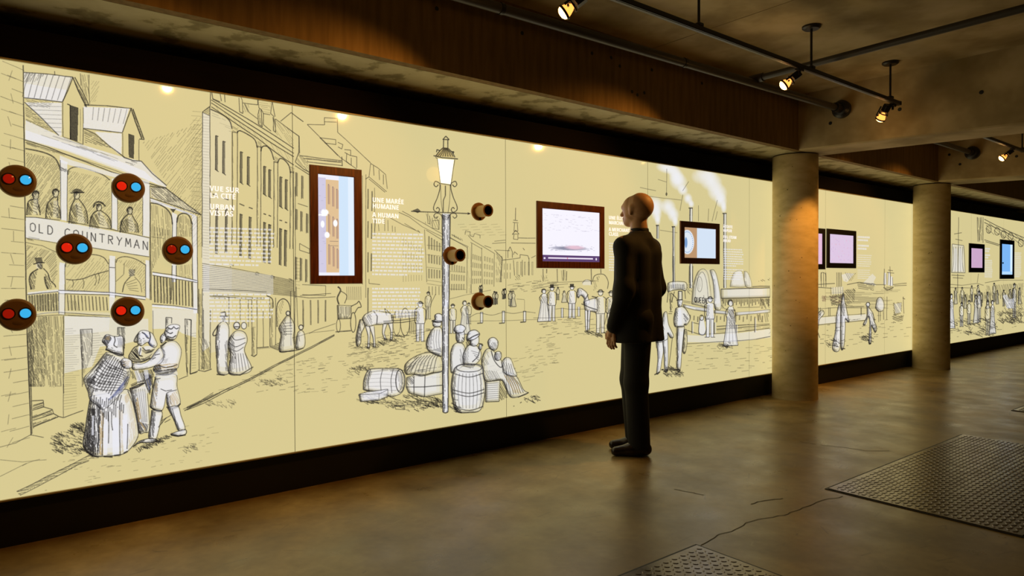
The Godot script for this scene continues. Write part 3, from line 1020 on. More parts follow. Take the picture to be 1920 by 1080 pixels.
# head and shoulders of someone at the balcony
func bust(hx: float, hy: float, r: float, x0: float, y0: float, x1: float, y1: float, hat: int) -> void:
	ef(hx, hy, r * 0.55, r * 0.75, 0.2)
	el(hx, hy, r * 0.55, r * 0.75, 0.7, 1.3)
	h([hx - r * 0.6, hy - r * 0.8, hx + r * 0.4, hy - r * 0.8, hx, hy, hx - r * 0.5, hy + r * 0.7], 55, 1.5, 0.7)
	var mx := (x0 + x1) * 0.5
	c([hx - r * 0.4, hy + r * 0.7, x0 + (mx - x0) * 0.3, y0 + 20, x0 + 6, (y0 + y1) * 0.5, x0, y1], 0.8, 2.0)
	c([hx + r * 0.4, hy + r * 0.7, x1 - (x1 - mx) * 0.4, y0 + 30, x1 - 8, (y0 + y1) * 0.5, x1, y1], 0.7, 1.5)
	f([hx - r * 0.4, y0, hx + r * 0.5, y0, x1 - 15, y1 - 10, mx, y1 - 5], 0.22)
	h([x0 + 4, y0 + 40, mx - 6, y0 + 5, mx - 10, y1, x0 + 6, y1], 62, 1.9, 0.65)
	h([x1 - 40, y0 + 60, x1 - 14, y0 + 60, x1, y1, x1 - 34, y1], 62, 2.2, 0.55)
	for k in 4: l([mx - 10, y0 + 25 + k * 26, mx + 34, y0 + 45 + k * 26], 0.45, 1.1)
	if hat == 1:
		f([hx - r * 1.0, hy - r * 0.7, hx - r * 0.4, hy - r * 1.25, hx + r * 0.6, hy - r * 1.2, hx + r * 1.3, hy - r * 0.6, hx, hy - r * 0.45], 0.6, INKC, true)
		l([hx - r * 1.2, hy - r * 0.5, hx + r * 1.5, hy - r * 0.6], 0.8, 1.8)
	elif hat == 2:
		c([hx - r * 1.2, hy, hx - r * 0.8, hy - r, hx + r * 0.4, hy - r * 1.1, hx + r * 1.4, hy - r * 0.2], 0.8, 2.4)
		h([hx - r, hy - r, hx + r, hy - r, hx + r * 1.2, hy - r * 0.4, hx - r, hy - r * 0.3], 20, 1.7, 0.6)
	else:
		el(hx, hy - r * 0.1, r * 0.65, r * 0.8, 0.8, 1.8, 170, 350)

func art_dancers() -> void:
	var gold := Color8(186, 150, 84)
	var blue := Color8(96, 104, 150)
	# second woman, behind: skirt, shawl, head
	o(150, 700, 6.548)
	cf([610, 180, 640, 300, 680, 450, 712, 640, 735, 735, 790, 725, 850, 700, 845, 500, 830, 300, 800, 120], 0.85, 0.75, 1.3)
	h([615, 190, 680, 190, 740, 640, 790, 720, 735, 735, 690, 480], 72, 1.6, 0.6)
	h([720, 590, 840, 620, 830, 700, 745, 730], 60, 1.7, 0.6)
	for k in 5: l([690 + k * 26, 190, 755 + k * 16, 600], 0.4, 1.0)
	pen = gold
	ls([[700, 300, 745, 560], [690, 350, 725, 600], [740, 600, 800, 690]], 0.6, 2.4)
	pen = INKC
	f([720, 0, 800, -20, 880, 10, 880, 190, 830, 250, 780, 110, 700, 130], 0.55)
	h([620, 130, 790, 70, 790, 120, 640, 195], -25, 1.4, 0.85)
	l([622, 188, 700, 170, 800, 112], 0.95, 2.4)
	h([790, 20, 880, 10, 880, 180, 850, 240, 800, 130], 70, 1.8, 0.7)
	ls([[780, 10, 810, 150, 860, 260], [860, 30, 855, 170, 860, 240], [880, 40, 890, 180]], 0.85, 1.8)
	pen = blue
	ls([[800, 20, 850, 200], [830, 10, 870, 150]], 0.6, 2.2)
	pen = INKC
	o(150, 590, 9.143)
	f([835, 720, 885, 620, 960, 545, 1020, 520, 1200, 545, 1330, 560, 1260, 690, 1110, 800, 960, 815, 880, 780], 0.22)
	h([835, 720, 885, 620, 980, 535, 1000, 640, 1000, 740, 900, 780], 48, 1.3, 0.8)
	h([870, 740, 1000, 760, 1110, 740, 1250, 650, 1180, 760, 1080, 805, 950, 815], 12, 1.5, 0.65)
	for k in 5: c([900 + k * 14, 640 + k * 18, 960 + k * 10, 680 + k * 16, 1000 + k * 6, 740 + k * 6], 0.7, 1.6)
	for k in 6: c([1050 + k * 30, 600 + k * 2, 1130 + k * 18, 660 - k * 4, 1160 + k * 24, 620 - k * 8], 0.45, 1.2)
	c([1000, 525, 930, 560, 870, 640, 832, 725, 880, 780, 960, 815, 1080, 800, 1210, 740], 0.9, 1.7)
	f([1010, 540, 1060, 560, 1050, 690, 1010, 690, 1000, 620], 0.8)
	f([1100, 545, 1200, 530, 1290, 555, 1180, 610, 1110, 600], 0.6)
	ls([[1040, 570, 1010, 690, 1060, 705], [1070, 560, 1120, 610, 1200, 600], [1000, 700, 1080, 712]], 0.85, 1.6)
	cf([990, 505, 985, 400, 1000, 310, 1060, 268, 1150, 275, 1240, 322, 1280, 400, 1322, 508, 1280, 558, 1200, 525, 1160, 470, 1100, 500, 1050, 530], 0.95, 0.75, 1.1)
	c([1060, 300, 1110, 330, 1150, 390, 1190, 400], 0.75, 2.0)
	c([1190, 300, 1205, 390, 1180, 480, 1220, 530], 0.8, 2.0)
	c([1000, 320, 960, 370, 925, 455, 985, 470], 0.85, 1.8)
	h([940, 400, 990, 340, 995, 470, 945, 465], 60, 1.4, 0.6)
	pen = blue
	ls([[1100, 320, 1170, 380], [1180, 490, 1250, 545], [1200, 400, 1190, 480]], 0.6, 2.0)
	pen = INKC
	ls([[1008, 408, 1034, 402], [1074, 404, 1106, 408], [1044, 420, 1036, 456, 1052, 460], [1030, 486, 1066, 484]], 0.75, 1.1)
	h([1075, 440, 1140, 420, 1130, 500, 1080, 510], 50, 2.0, 0.25)
	# first woman: skirt
	o(150, 700, 6.548)
	cf([130, 280, 95, 470, 62, 700, 40, 890, 150, 1008, 290, 1018, 480, 1000, 590, 950, 700, 800, 715, 640, 660, 380, 590, 200, 350, 240], 0.95, 0.8, 1.5)
	h([130, 300, 260, 380, 235, 1005, 140, 1000, 45, 890], 86, 1.35, 0.85)
	h([110, 420, 190, 430, 170, 1000, 60, 890], 80, 1.3, 0.75)
	f([150, 520, 172, 520, 170, 760, 140, 760], 0.75)
	f([292, 560, 340, 570, 335, 1000, 290, 1005], 0.7)
	f([400, 560, 470, 540, 480, 1000, 400, 1005], 0.8)
	f([520, 520, 580, 500, 590, 940, 540, 970], 0.8)
	pen = gold
	h([240, 430, 290, 500, 280, 1005, 240, 1000], 88, 1.5, 0.7)
	h([470, 450, 520, 440, 530, 960, 490, 990], 86, 2.2, 0.4)
	h([600, 330, 640, 330, 690, 640, 650, 860, 610, 900], 84, 2.6, 0.3)
	h([540, 280, 590, 240, 610, 330, 560, 380], 80, 1.8, 0.5)
	pen = INKC
	for q in [[235, 420, 225, 700, 215, 1000], [285, 480, 275, 760, 270, 1010], [345, 470, 352, 640, 348, 860], [390, 470, 385, 600, 400, 700], [490, 380, 485, 700, 492, 990], [585, 620, 582, 800, 575, 930]]:
		c(q, 0.6, 1.5)
	for k in 12: l([270 + k * 24, 420 + (k % 3) * 30 - k * 9, 276 + k * 23, 520 + (k % 4) * 34 - k * 12], 0.6, 1.6)
	l([40, 890, 90, 960, 150, 1010, 230, 1025], 0.95, 2.8)
	ls([[290, 1018, 400, 1025], [420, 1008, 500, 998], [535, 978, 585, 955]], 0.95, 2.6)
	l([585, 210, 650, 370, 700, 600, 718, 740], 0.7, 1.5)
	# shawl, checked
	o(150, 590, 9.143)
	cf([450, 640, 380, 715, 280, 850, 180, 960, 70, 1080, 90, 1200, 140, 1330, 170, 1450, 300, 1560, 400, 1620, 560, 1500, 700, 1340, 800, 1210, 860, 990, 800, 840, 735, 700, 600, 660], 0.92, 0.7, 1.2)
	h([440, 650, 540, 690, 470, 800, 300, 1010, 200, 1180, 90, 1170, 80, 1080, 280, 850], -52, 1.4, 0.7)
	h([100, 1100, 260, 1050, 240, 1300, 190, 1420, 140, 1330], -62, 1.4, 0.75)
	for k in 8: c([560 + k * 30, 690 + k * 26, 430 + k * 34, 900 + k * 26, 240 + k * 40, 1200 + k * 26], 0.62, 1.5)
	for k in 10: c([400 - k * 30, 740 + k * 52, 480 - k * 18, 830 + k * 50, 620 + k * 4, 900 + k * 44, 800 - k * 16, 980 + k * 32], 0.5, 1.3)
	for k in 7:
		for j in 4:
			if (k + j) % 2 == 0: h([200 + k * 70 + j * 20, 1150 - k * 60 + j * 66, 250 + k * 70 + j * 20, 1110 - k * 60 + j * 66, 270 + k * 70 + j * 20, 1160 - k * 60 + j * 66, 220 + k * 70 + j * 20, 1200 - k * 60 + j * 66], -50, 1.3, 0.5)
	pen = blue
	for k in 5: l([820 - k * 24, 1060 + k * 60, 640 - k * 40, 1300 + k * 40], 0.55, 2.6)
	h([640, 1250, 830, 1000, 860, 1060, 700, 1330], -55, 2.2, 0.4)
	pen = INKC
	h([720, 1020, 850, 950, 830, 1120, 760, 1250], -58, 1.5, 0.6)
	for k in 14: l([240 + k * 36, 1430 + (k % 3) * 26 - absf(k - 5) * 10, 236 + k * 34, 1560 + (k % 4) * 24 - absf(k - 5) * 12], 0.6, 1.6)
	# bonnet and neck
	cf([390, 470, 385, 440, 430, 355, 480, 338, 560, 365, 640, 372, 700, 358, 745, 400, 752, 480, 740, 560, 735, 690, 640, 690, 480, 610, 440, 600, 460, 545, 410, 490], 0.95, 0.85, 1.4)
	h([390, 470, 430, 355, 520, 355, 540, 420, 470, 520, 420, 500], 58, 1.25, 0.8)
	pen = gold
	h([420, 420, 470, 360, 520, 370, 500, 440], 50, 1.6, 0.6)
	pen = INKC
	c([585, 370, 600, 440, 580, 520, 640, 560], 0.8, 1.7)
	for k in 4: c([640 + k * 26, 400, 660 + k * 22, 480, 640 + k * 26, 560], 0.35, 1.2)
	h([440, 600, 540, 560, 620, 610, 730, 640, 735, 690, 600, 660], 14, 1.5, 0.6)
	ls([[450, 600, 540, 640, 640, 660, 730, 690], [745, 400, 752, 560, 736, 700]], 0.85, 1.8)
	# the man: breeches, stockings, shoes
	o(150, 700, 6.548)
	cf([930, 30, 1170, 10, 1190, 160, 1230, 370, 1130, 440, 1070, 380, 1060, 250, 1010, 450, 870, 420, 870, 350, 890, 200], 0.95, 0.8, 1.4)
	h([930, 60, 970, 60, 930, 420, 872, 400, 890, 200], 76, 1.8, 0.5)
	pen = gold
	h([920, 120, 960, 110, 930, 400, 890, 390], 78, 2.2, 0.5)
	h([1100, 270, 1180, 200, 1215, 360, 1140, 420, 1090, 370], 60, 2.0, 0.5)
	pen = INKC
	ls([[990, 190, 1050, 215, 1130, 200], [1060, 245, 1090, 225, 1190, 200], [920, 70, 990, 60]], 0.6, 1.3)
	h([1070, 290, 1110, 270, 1120, 420, 1072, 390], 80, 1.6, 0.6)
	c([862, 405, 900, 440, 960, 465, 1005, 455], 0.95, 2.4)
	c([1062, 410, 1110, 432, 1180, 410, 1232, 370], 0.95, 2.4)
	cf([880, 450, 1005, 470, 985, 600, 960, 720, 925, 810, 845, 790, 860, 640], 0.95, 0.85, 1.4)
	cf([1075, 420, 1200, 400, 1240, 520, 1290, 680, 1210, 700, 1150, 560], 0.95, 0.85, 1.4)
	h([880, 460, 930, 465, 900, 790, 850, 785], 84, 1.5, 0.7)
	h([1085, 430, 1130, 425, 1220, 690, 1205, 695], 74, 1.5, 0.7)
	cf([650, 900, 720, 835, 830, 800, 850, 800, 925, 805, 940, 825, 900, 848, 800, 850, 730, 850], 0.6, 0.9, 1.6)
	h([650, 900, 740, 825, 820, 810, 760, 850, 690, 880], -20, 1.3, 0.85)
	cf([1110, 745, 1200, 710, 1295, 690, 1295, 745, 1200, 765], 0.75, 0.9, 1.6)
	l([1115, 755, 1200, 770, 1298, 752], 0.95, 2.4)
	scrib([660, 930, 1000, 750, 1130, 760, 720, 930], 50, 0.55)
	ls([[1000, 580, 1120, 510], [1040, 600, 1110, 560], [1010, 520, 1000, 620], [960, 660, 1060, 540]], 0.6, 1.3)
	# his back, arm, hat
	o(150, 590, 9.143)
	cf([1385, 560, 1480, 470, 1620, 450, 1715, 545, 1735, 660, 1690, 850, 1650, 925, 1400, 985, 1260, 950, 1280, 880, 1340, 820, 1430, 700], 0.95, 0.75, 1.2)
	cf([900, 830, 1050, 845, 1190, 775, 1290, 640, 1370, 565, 1440, 630, 1430, 740, 1380, 830, 1200, 905, 1010, 940, 900, 930], 0.95, 0.8, 1.3)
	cf([690, 800, 760, 740, 870, 775, 905, 850, 880, 905, 800, 920, 720, 880], 0.9, 0.8, 1.3)
	ls([[700, 830, 780, 800], [705, 860, 790, 840], [730, 890, 800, 870], [880, 780, 900, 930], [1280, 690, 1370, 670], [1240, 760, 1300, 730]], 0.65, 1.3)
	h([690, 800, 740, 760, 780, 900, 720, 880], 70, 1.6, 0.5)
	pen = gold
	h([1300, 850, 1690, 830, 1650, 920, 1400, 985, 1280, 950], -8, 1.6, 0.75)
	h([720, 780, 840, 790, 830, 890, 740, 880], 40, 2.4, 0.45)
	pen = INKC
	h([1270, 870, 1380, 850, 1400, 990, 1260, 960], 60, 1.3, 0.75)
	c([1330, 860, 1450, 900, 1560, 890, 1670, 850], 0.8, 1.6)
	c([1260, 960, 1400, 1030, 1560, 1010, 1660, 930], 0.95, 2.2)
	h([1290, 990, 1400, 1010, 1640, 950, 1560, 1020, 1400, 1045], -6, 1.4, 0.7)
	f([1275, 960, 1655, 915, 1680, 1030, 1500, 1080, 1290, 1070], 0.5)
	h([1270, 960, 1660, 915, 1670, 960, 1480, 1010, 1290, 1030], -6, 1.3, 0.8)
	h([860, 960, 1260, 930, 1280, 1060, 1100, 1150, 900, 1100], 66, 1.7, 0.6)
	f([930, 960, 1000, 950, 1060, 1120, 980, 1150], 0.6)
	f([1090, 950, 1170, 940, 1180, 1080, 1120, 1120], 0.6)
	h([1420, 760, 1520, 740, 1480, 830, 1420, 830], 50, 2.6, 0.3)
	l([1375, 540, 1440, 500, 1480, 465], 0.9, 2.4)
	cf([1440, 310, 1385, 365, 1375, 430, 1402, 485, 1460, 445, 1490, 380], 0.9, 0.8, 1.2)
	ls([[1420, 350, 1445, 345], [1390, 440, 1415, 440]], 0.8, 1.4)
	cf([1450, 290, 1500, 200, 1600, 162, 1705, 185, 1690, 270, 1650, 385, 1600, 425, 1500, 408, 1455, 345], 0.95, 0.8, 1.3)
	for q in [[1500, 215, 1560, 245, 1600, 210], [1470, 270, 1540, 320, 1590, 300], [1600, 200, 1650, 240, 1690, 220], [1500, 370, 1580, 390, 1650, 350]]: c(q, 0.7, 1.7)
	h([1450, 290, 1510, 210, 1560, 230, 1500, 320], -40, 1.6, 0.55)
	l([1470, 400, 1500, 440, 1600, 432], 0.95, 2.4)
	h([1470, 380, 1520, 410, 1490, 450, 1450, 440], 50, 1.4, 0.8)

func art_arcade() -> void:
	# the long arcaded building on the left side of the street
	o(350, 150, 4.8)
	h([30, 380, 140, 300, 135, 1500, 30, 1500], -50, 4.4, 0.15)
	for k in 24: l([40 + dr.randf_range(0, 40), 280 + k * 40, 130, 286 + k * 40], 0.18, 0.9)
	f([140, 290, 208, 318, 206, 2400, 140, 2450], 0.5)
	f([208, 250, 400, 380, 410, 2400, 208, 2460], 0.2)
	for k in 50: l([146, 330 + k * 26, 202, 336 + k * 26], 0.15, 0.8)
	ls([[140, 288, 212, 232, 214, 110], [142, 290, 205, 320], [142, 292, 138, 1000, 140, 1500], [208, 240, 210, 800, 208, 1480]], 0.6, 1.3)
	h([142, 285, 212, 235, 205, 315], -30, 2.0, 0.4)
	ls([[225, 110, 235, 170, 400, 262, 600, 380, 800, 505, 965, 615], [222, 178, 400, 290, 600, 420, 800, 550, 965, 660], [222, 205, 400, 325, 620, 470, 800, 590, 965, 690], [222, 240, 420, 375, 640, 525, 800, 650, 965, 765]], 0.65, 1.5)
	h([225, 210, 965, 692, 965, 765, 225, 245], 62, 5.0, 0.18)
	# dormers on its roof
	ls([[300, 120, 312, 190], [340, 125, 345, 200], [235, 168, 300, 195], [470, 160, 476, 285, 505, 300, 500, 180], [486, 150, 500, 180], [505, 205, 640, 222, 640, 180, 655, 180], [655, 260, 640, 310, 645, 395, 680, 420, 670, 265], [640, 180, 650, 250, 672, 265, 690, 300, 752, 312], [770, 185, 755, 300, 782, 325, 780, 455, 800, 470, 795, 350], [770, 190, 795, 330], [520, 215, 560, 290, 640, 350], [690, 300, 690, 400, 760, 460]], 0.6, 1.2)
	h([508, 210, 560, 215, 560, 290, 510, 290], 70, 2.6, 0.35)
	h([645, 265, 668, 270, 676, 415, 648, 392], 80, 1.8, 0.5)
	h([772, 330, 795, 350, 798, 465, 780, 450], 80, 1.8, 0.5)
	h([640, 185, 760, 195, 752, 300, 690, 295], 10, 4.0, 0.25)
	h([800, 360, 900, 430, 960, 480, 960, 600, 880, 545, 800, 480], 55, 3.2, 0.3)
	ls([[800, 350, 900, 425, 1010, 505, 1008, 650, 975, 740], [1010, 505, 1015, 660], [845, 370, 940, 292, 1050, 375]], 0.65, 1.4)
	# pilasters with arches between
	for p in [[410, 455, 370, 470, 1480], [635, 668, 520, 600, 1500], [785, 820, 640, 740, 1510], [932, 962, 745, 830, 1520]]:
		ls([[p[0], p[3], p[0], 1000, p[0] - 4, p[4]], [p[1], p[3] - 10, p[1], 1000, p[1] - 6, p[4]]], 0.6, 1.4)
		l([p[0] - 4, p[3] - 6, p[1] + 6, p[3] + 6], 0.6, 1.4)
		h([p[0], p[3] - 60, p[1] + 10, p[3] - 40, p[1], p[3], p[0], p[3]], 30, 2.2, 0.4)
		h([p[0], p[3], p[0] + 10, p[3], p[0] + 8, p[4], p[0] - 2, p[4]], 86, 2.4, 0.3)
	c([215, 262, 320, 310, 385, 365, 408, 440], 0.75, 1.8)
	c([455, 470, 480, 455, 560, 495, 615, 540, 635, 610], 0.75, 1.8)
	c([668, 640, 680, 600, 720, 595, 760, 640, 785, 720], 0.75, 1.8)
	c([820, 740, 840, 705, 880, 720, 920, 770, 935, 840], 0.75, 1.8)
	h([225, 280, 390, 390, 400, 470, 225, 330], 20, 3.6, 0.18)
	# tall windows
	for w in [[270, 500, 820], [335, 550, 850], [492, 645, 935], [556, 690, 952], [702, 775, 1040], [748, 805, 1062], [848, 870, 1150], [897, 895, 1170]]:
		f([w[0] - 9, w[1], w[0] + 11, w[1] + 8, w[0] + 11, w[2], w[0] - 9, w[2] - 12], 0.5, INKC)
		ls([[w[0] - 10, w[1], w[0] - 12, w[2] - 12], [w[0] - 14, w[2] - 18, w[0] + 18, w[2] + 6], [w[0] - 8, w[1] - 2, w[0] + 16, w[1] + 8]], 0.7, 1.4)
	o(350, 350, 4.8)
	ls([[235, 65, 280, 85], [330, 100, 378, 118], [475, 152, 520, 172], [560, 185, 595, 198], [692, 242, 715, 250], [738, 256, 760, 266], [835, 300, 860, 306], [885, 318, 905, 324]], 0.75, 1.8)
	for w in [[272, 190, 610], [358, 190, 600], [490, 246, 632], [572, 272, 655], [702, 320, 690], [748, 340, 700], [846, 376, 712], [892, 390, 722]]:
		f([w[0] - 10, w[1], w[0] + 12, w[1] + 8, w[0] + 8, w[2], w[0] - 12, w[2] - 10], 0.5, INKC)
		ls([[w[0] - 10, w[1], w[0] - 13, w[2] - 8], [w[0] - 12, w[1] - 2, w[0] + 14, w[1] + 8]], 0.65, 1.5)
	for p in [[400, 700], [630, 770], [770, 800], [930, 830]]:
		h([p[0] - 14, p[1] - 10, p[0] + 26, p[1], p[0] + 20, p[1] + 30, p[0] - 16, p[1] + 20], 30, 1.8, 0.6)
	# boarded frieze
	for k in 15:
		var t := k / 14.0
		c([140, lerpf(690, 935, t), 420, lerpf(735, 940, t), 700, lerpf(790, 958, t), 970, lerpf(848, 985, t)], 0.45, 1.2)
	f([150, 700, 520, 760, 780, 800, 780, 970, 150, 950], 0.35)
	# ground floor: piers, arches, doors
	o(350, 550, 4.8)
	for p in [[108, 140, -40, 690], [150, 212, 150, 690], [585, 632, 60, 560], [745, 800, 40, 480], [935, 972, -20, 470]]:
		ls([[p[0], p[2], p[0] + 4, p[3]], [p[1], p[2], p[1], p[3] - 12]], 0.55, 1.3)
	ls([[100, 690, 160, 702, 225, 680], [580, 555, 605, 568, 632, 548], [632, 490, 740, 480], [20, 235, 40, 240, 30, 725, 100, 700]], 0.65, 1.6)
	h([120, 380, 215, 440, 212, 680, 125, 685], 70, 2.0, 0.45)
	h([105, 0, 150, 0, 150, 400, 110, 400], 85, 2.2, 0.4)
	h([585, 300, 612, 300, 608, 560, 588, 555], 86, 1.8, 0.5)
	h([745, 80, 775, 80, 775, 470, 750, 480], 86, 1.8, 0.45)
	c([812, 300, 810, 130, 830, 70, 870, 48, 910, 75, 930, 140, 932, 300], 0.7, 1.6)
	c([720, 20, 770, 50, 778, 130], 0.7, 1.6)
	h([815, 120, 850, 60, 880, 60, 850, 180, 830, 300, 815, 300], 70, 2.6, 0.35)
	ls([[235, 20, 480, 40, 700, 40], [200, -40, 480, -28, 720, -14], [380, 30, 380, 280], [480, 50, 482, 240], [555, 60, 556, 300], [688, 160, 690, 480]], 0.5, 1.3)
	h([200, 8, 700, 30, 700, 60, 210, 44], 4, 2.4, 0.5)
	h([745, 480, 830, 440, 850, 520, 760, 490], 20, 1.8, 0.6)
	# couple seen from behind, woman with child
	cf([280, 285, 330, 250, 375, 290, 380, 400, 365, 620, 375, 720, 285, 720, 272, 600, 262, 420], 0.75, 0.7, 1.5)
	h([262, 300, 300, 280, 290, 580, 262, 590], 84, 1.8, 0.75)
	c([285, 285, 240, 350, 240, 380, 275, 370], 0.8, 1.8)
	h([340, 440, 385, 400, 385, 700, 350, 700], 80, 2.0, 0.65)
	ef(330, 215, 28, 32, 0.6)
	ls([[305, 175, 345, 165, 350, 200], [300, 205, 372, 205]], 0.8, 2.0)
	h([310, 210, 350, 210, 350, 245, 315, 245], 40, 1.8, 0.6)
	l([270, 728, 340, 735], 0.8, 2.0)
	cf([400, 375, 450, 335, 520, 350, 545, 420, 520, 520, 585, 680, 480, 730, 380, 715, 395, 560, 375, 450], 0.75, 0.7, 1.5)
	c([400, 380, 440, 420, 530, 400], 0.6, 1.4)
	c([385, 440, 440, 480, 530, 440], 0.6, 1.4)
	c([400, 500, 450, 520, 515, 480], 0.5, 1.3)
	h([375, 400, 420, 360, 440, 560, 385, 560], 60, 1.9, 0.65)
	h([385, 560, 440, 560, 430, 720, 380, 715], 82, 1.9, 0.65)
	for k in 5: l([440 + k * 22, 540, 450 + k * 28, 712 - k * 8], 0.4, 1.1)
	ef(450, 290, 28, 32, 0.7)
	el(450, 290, 28, 32, 0.75, 1.7)
	ef(515, 290, 24, 30, 0.6)
	el(515, 290, 24, 30, 0.6, 1.3)
	l([430, 300, 480, 300], 0.7, 1.8)
	l([378, 720, 480, 735, 600, 660], 0.7, 1.8)
	cf([905, 195, 870, 240, 830, 310, 850, 380, 835, 520, 940, 515, 970, 500, 960, 400, 970, 290, 935, 215], 0.45, 0.7, 1.5)
	h([835, 290, 890, 220, 900, 380, 850, 380], 60, 1.8, 0.65)
	h([838, 380, 880, 380, 870, 520, 836, 520], 84, 2.0, 0.5)
	for k in 5: l([870, 270 + k * 24, 950, 262 + k * 26], 0.4, 1.2)
	ef(912, 178, 18, 20, 0.4)
	el(912, 178, 18, 20, 0.75, 1.8)
	cf([1000, 350, 1030, 330, 1060, 370, 1058, 480, 985, 500, 985, 420], 0.45, 0.7, 1.4)
	h([985, 380, 1020, 345, 1015, 500, 985, 500], 80, 1.9, 0.6)
	ef(1028, 305, 20, 22, 0.4)
	el(1028, 305, 20, 22, 0.75, 1.6)
	l([835, 525, 940, 520, 1000, 508, 1050, 490], 0.7, 1.8)
	# kerb
	ls([[0, 1030, 150, 970, 340, 870, 560, 770, 760, 660, 950, 565, 1120, 480, 1330, 370], [0, 1048, 160, 984, 350, 884, 570, 780, 770, 670, 960, 572, 1130, 488, 1330, 378]], 0.65, 1.4)
	h([0, 1020, 560, 765, 960, 562, 960, 575, 560, 785, 0, 1050], -26, 1.9, 0.55)
	ls([[640, 500, 760, 488, 840, 520], [950, 400, 1100, 355, 1330, 330]], 0.3, 1.0)
	ground([100, 900, 900, 600, 1800, 500, 1400, 900], 130, 0.3)
	scrib([620, 760, 900, 700, 900, 830, 600, 830], 26, 0.35)
	scrib([120, 960, 460, 940, 400, 1010, 100, 1010], 16, 0.35)

func art_street() -> void:
	# roofs and facades running to the church
	o(350, 150, 4.8)
	ls([[1085, 398, 1240, 402], [1240, 402, 1238, 338, 1355, 345, 1358, 470, 1500, 600, 1655, 745], [1240, 375, 1350, 378], [1085, 400, 1180, 495, 1380, 695, 1530, 800], [1195, 518, 1340, 535, 1342, 580, 1240, 565], [1200, 520, 1360, 680], [1360, 560, 1405, 580, 1395, 620, 1360, 600], [1420, 625, 1475, 630, 1475, 680, 1420, 650], [1440, 660, 1435, 730, 1470, 760], [1480, 680, 1530, 690, 1530, 790], [1480, 700, 1480, 770]], 0.55, 1.2)
	ls([[1020, 680, 1395, 725], [1050, 705, 1390, 740], [1080, 735, 1400, 770], [975, 770, 1100, 850], [980, 740, 1050, 800, 1105, 830], [1395, 690, 1400, 775]], 0.6, 1.4)
	h([1060, 690, 1390, 730, 1390, 745, 1080, 712], 4, 2.0, 0.4)
	h([1005, 650, 1090, 730, 1090, 820, 985, 740], 55, 2.4, 0.45)
	ls([[1655, 750, 1640, 870, 1800, 1005], [1655, 750, 1720, 790, 1790, 850, 1805, 980], [1640, 890, 1785, 1010], [1680, 770, 1685, 860], [1730, 810, 1735, 900], [1770, 850, 1770, 940], [1610, 890, 1640, 870]], 0.55, 1.1)
	o(350, 350, 4.8)
	for w in [[990, -130, 90], [1042, -100, 110], [990, 200, 390], [1034, 220, 405], [1086, 240, 420], [1030, 640, 850], [1078, 650, 862], [985, 630, 840]]:
		f([w[0] - 8, w[1], w[0] + 10, w[1] + 6, w[0] + 9, w[2], w[0] - 9, w[2] - 10], 0.4, INKC)
		l([w[0] - 9, w[1], w[0] - 10, w[2]], 0.6, 1.3)
	ls([[975, 0, 978, 1000], [1015, 510, 1105, 560, 1105, 600, 1015, 570, 1015, 510], [1000, 150, 1090, 180], [975, 985, 1100, 1000, 1340, 990], [1040, 970, 1250, 980]], 0.5, 1.2)
	for k in 10: l([980, 640 + k * 30, 1020, 646 + k * 30], 0.2, 0.8)
	# facade between frame and text
	for w in [[1632, 20, 200], [1668, 40, 220], [1632, 310, 460], [1664, 330, 470], [1632, 590, 770], [1662, 600, 760], [1632, 910, 1180]]:
		l([w[0], w[1], w[0] - 2, w[2]], 0.6, 2.0)
	ls([[1580, -100, 1582, 880], [1612, -110, 1610, 1000], [1690, 10, 1692, 440], [1640, 830, 1640, 870, 1740, 880]], 0.45, 1.2)
	o(350, 550, 4.8)
	for k in 4: l([1045 + k * 68, 60, 1050 + k * 66, 300 - k * 15], 0.5, 2.4)
	ls([[985, -60, 1000, 300], [1040, -80, 1250, -70, 1250, 20], [1020, 20, 1300, 0], [1100, 360, 1160, 330, 1340, 270]], 0.45, 1.2)
	# further houses
	o(650, 400, 4.8)
	ls([[340, 10, 500, 100, 660, 170], [470, -10, 560, 30, 680, 120, 860, 210], [500, -20, 870, 190], [700, 145, 720, 620], [715, 150, 860, 240], [860, 190, 1095, 300], [930, 215, 1090, 310], [1085, 305, 1080, 720], [945, 190, 1030, 240], [1095, 200, 1130, 240, 1230, 300], [1065, 190, 1070, 155, 1110, 165, 1110, 200, 1140, 210, 1150, 180, 1200, 195, 1200, 225], [1115, 260, 1220, 320], [1215, 310, 1220, 650], [1125, 270, 1120, 720], [1230, 300, 1330, 360, 1325, 660], [1330, 330, 1400, 400, 1390, 620], [1240, 290, 1300, 310], [1345, 330, 1470, 335], [1310, 270, 1430, 262], [1330, 250, 1430, 240]], 0.45, 1.1)
	ls([[250, 160, 260, 60], [285, 100, 290, 160], [340, 20, 342, 160], [370, 60, 372, 160], [410, 110, 412, 165], [435, 120, 436, 170], [520, 90, 620, 150], [640, 150, 660, 175]], 0.4, 1.0)
	win([730, 190, 850, 270, 850, 350, 730, 330], 5, 1, 0.3, 0.85, 0.5, 1.4, true)
	win([730, 360, 850, 390, 850, 470, 730, 450], 5, 1, 0.3, 0.85, 0.5, 1.4, true)
	win([730, 490, 850, 510, 850, 590, 730, 590], 5, 1, 0.3, 0.85, 0.5, 1.4, true)
	win([730, 650, 850, 650, 850, 740, 730, 745], 4, 1, 0.3, 0.85, 0.4, 1.3)
	win([940, 440, 1070, 470, 1065, 700, 935, 710], 6, 3, 0.35, 0.62, 0.4, 1.1, true)
	win([1130, 350, 1215, 380, 1215, 640, 1125, 650], 5, 4, 0.35, 0.6, 0.35, 1.0, true)
	win([1235, 370, 1325, 400, 1320, 650, 1230, 650], 4, 4, 0.4, 0.6, 0.35, 1.0, true)
	win([500, 200, 690, 300, 690, 620, 500, 640], 8, 4, 0.3, 0.6, 0.22, 1.0)
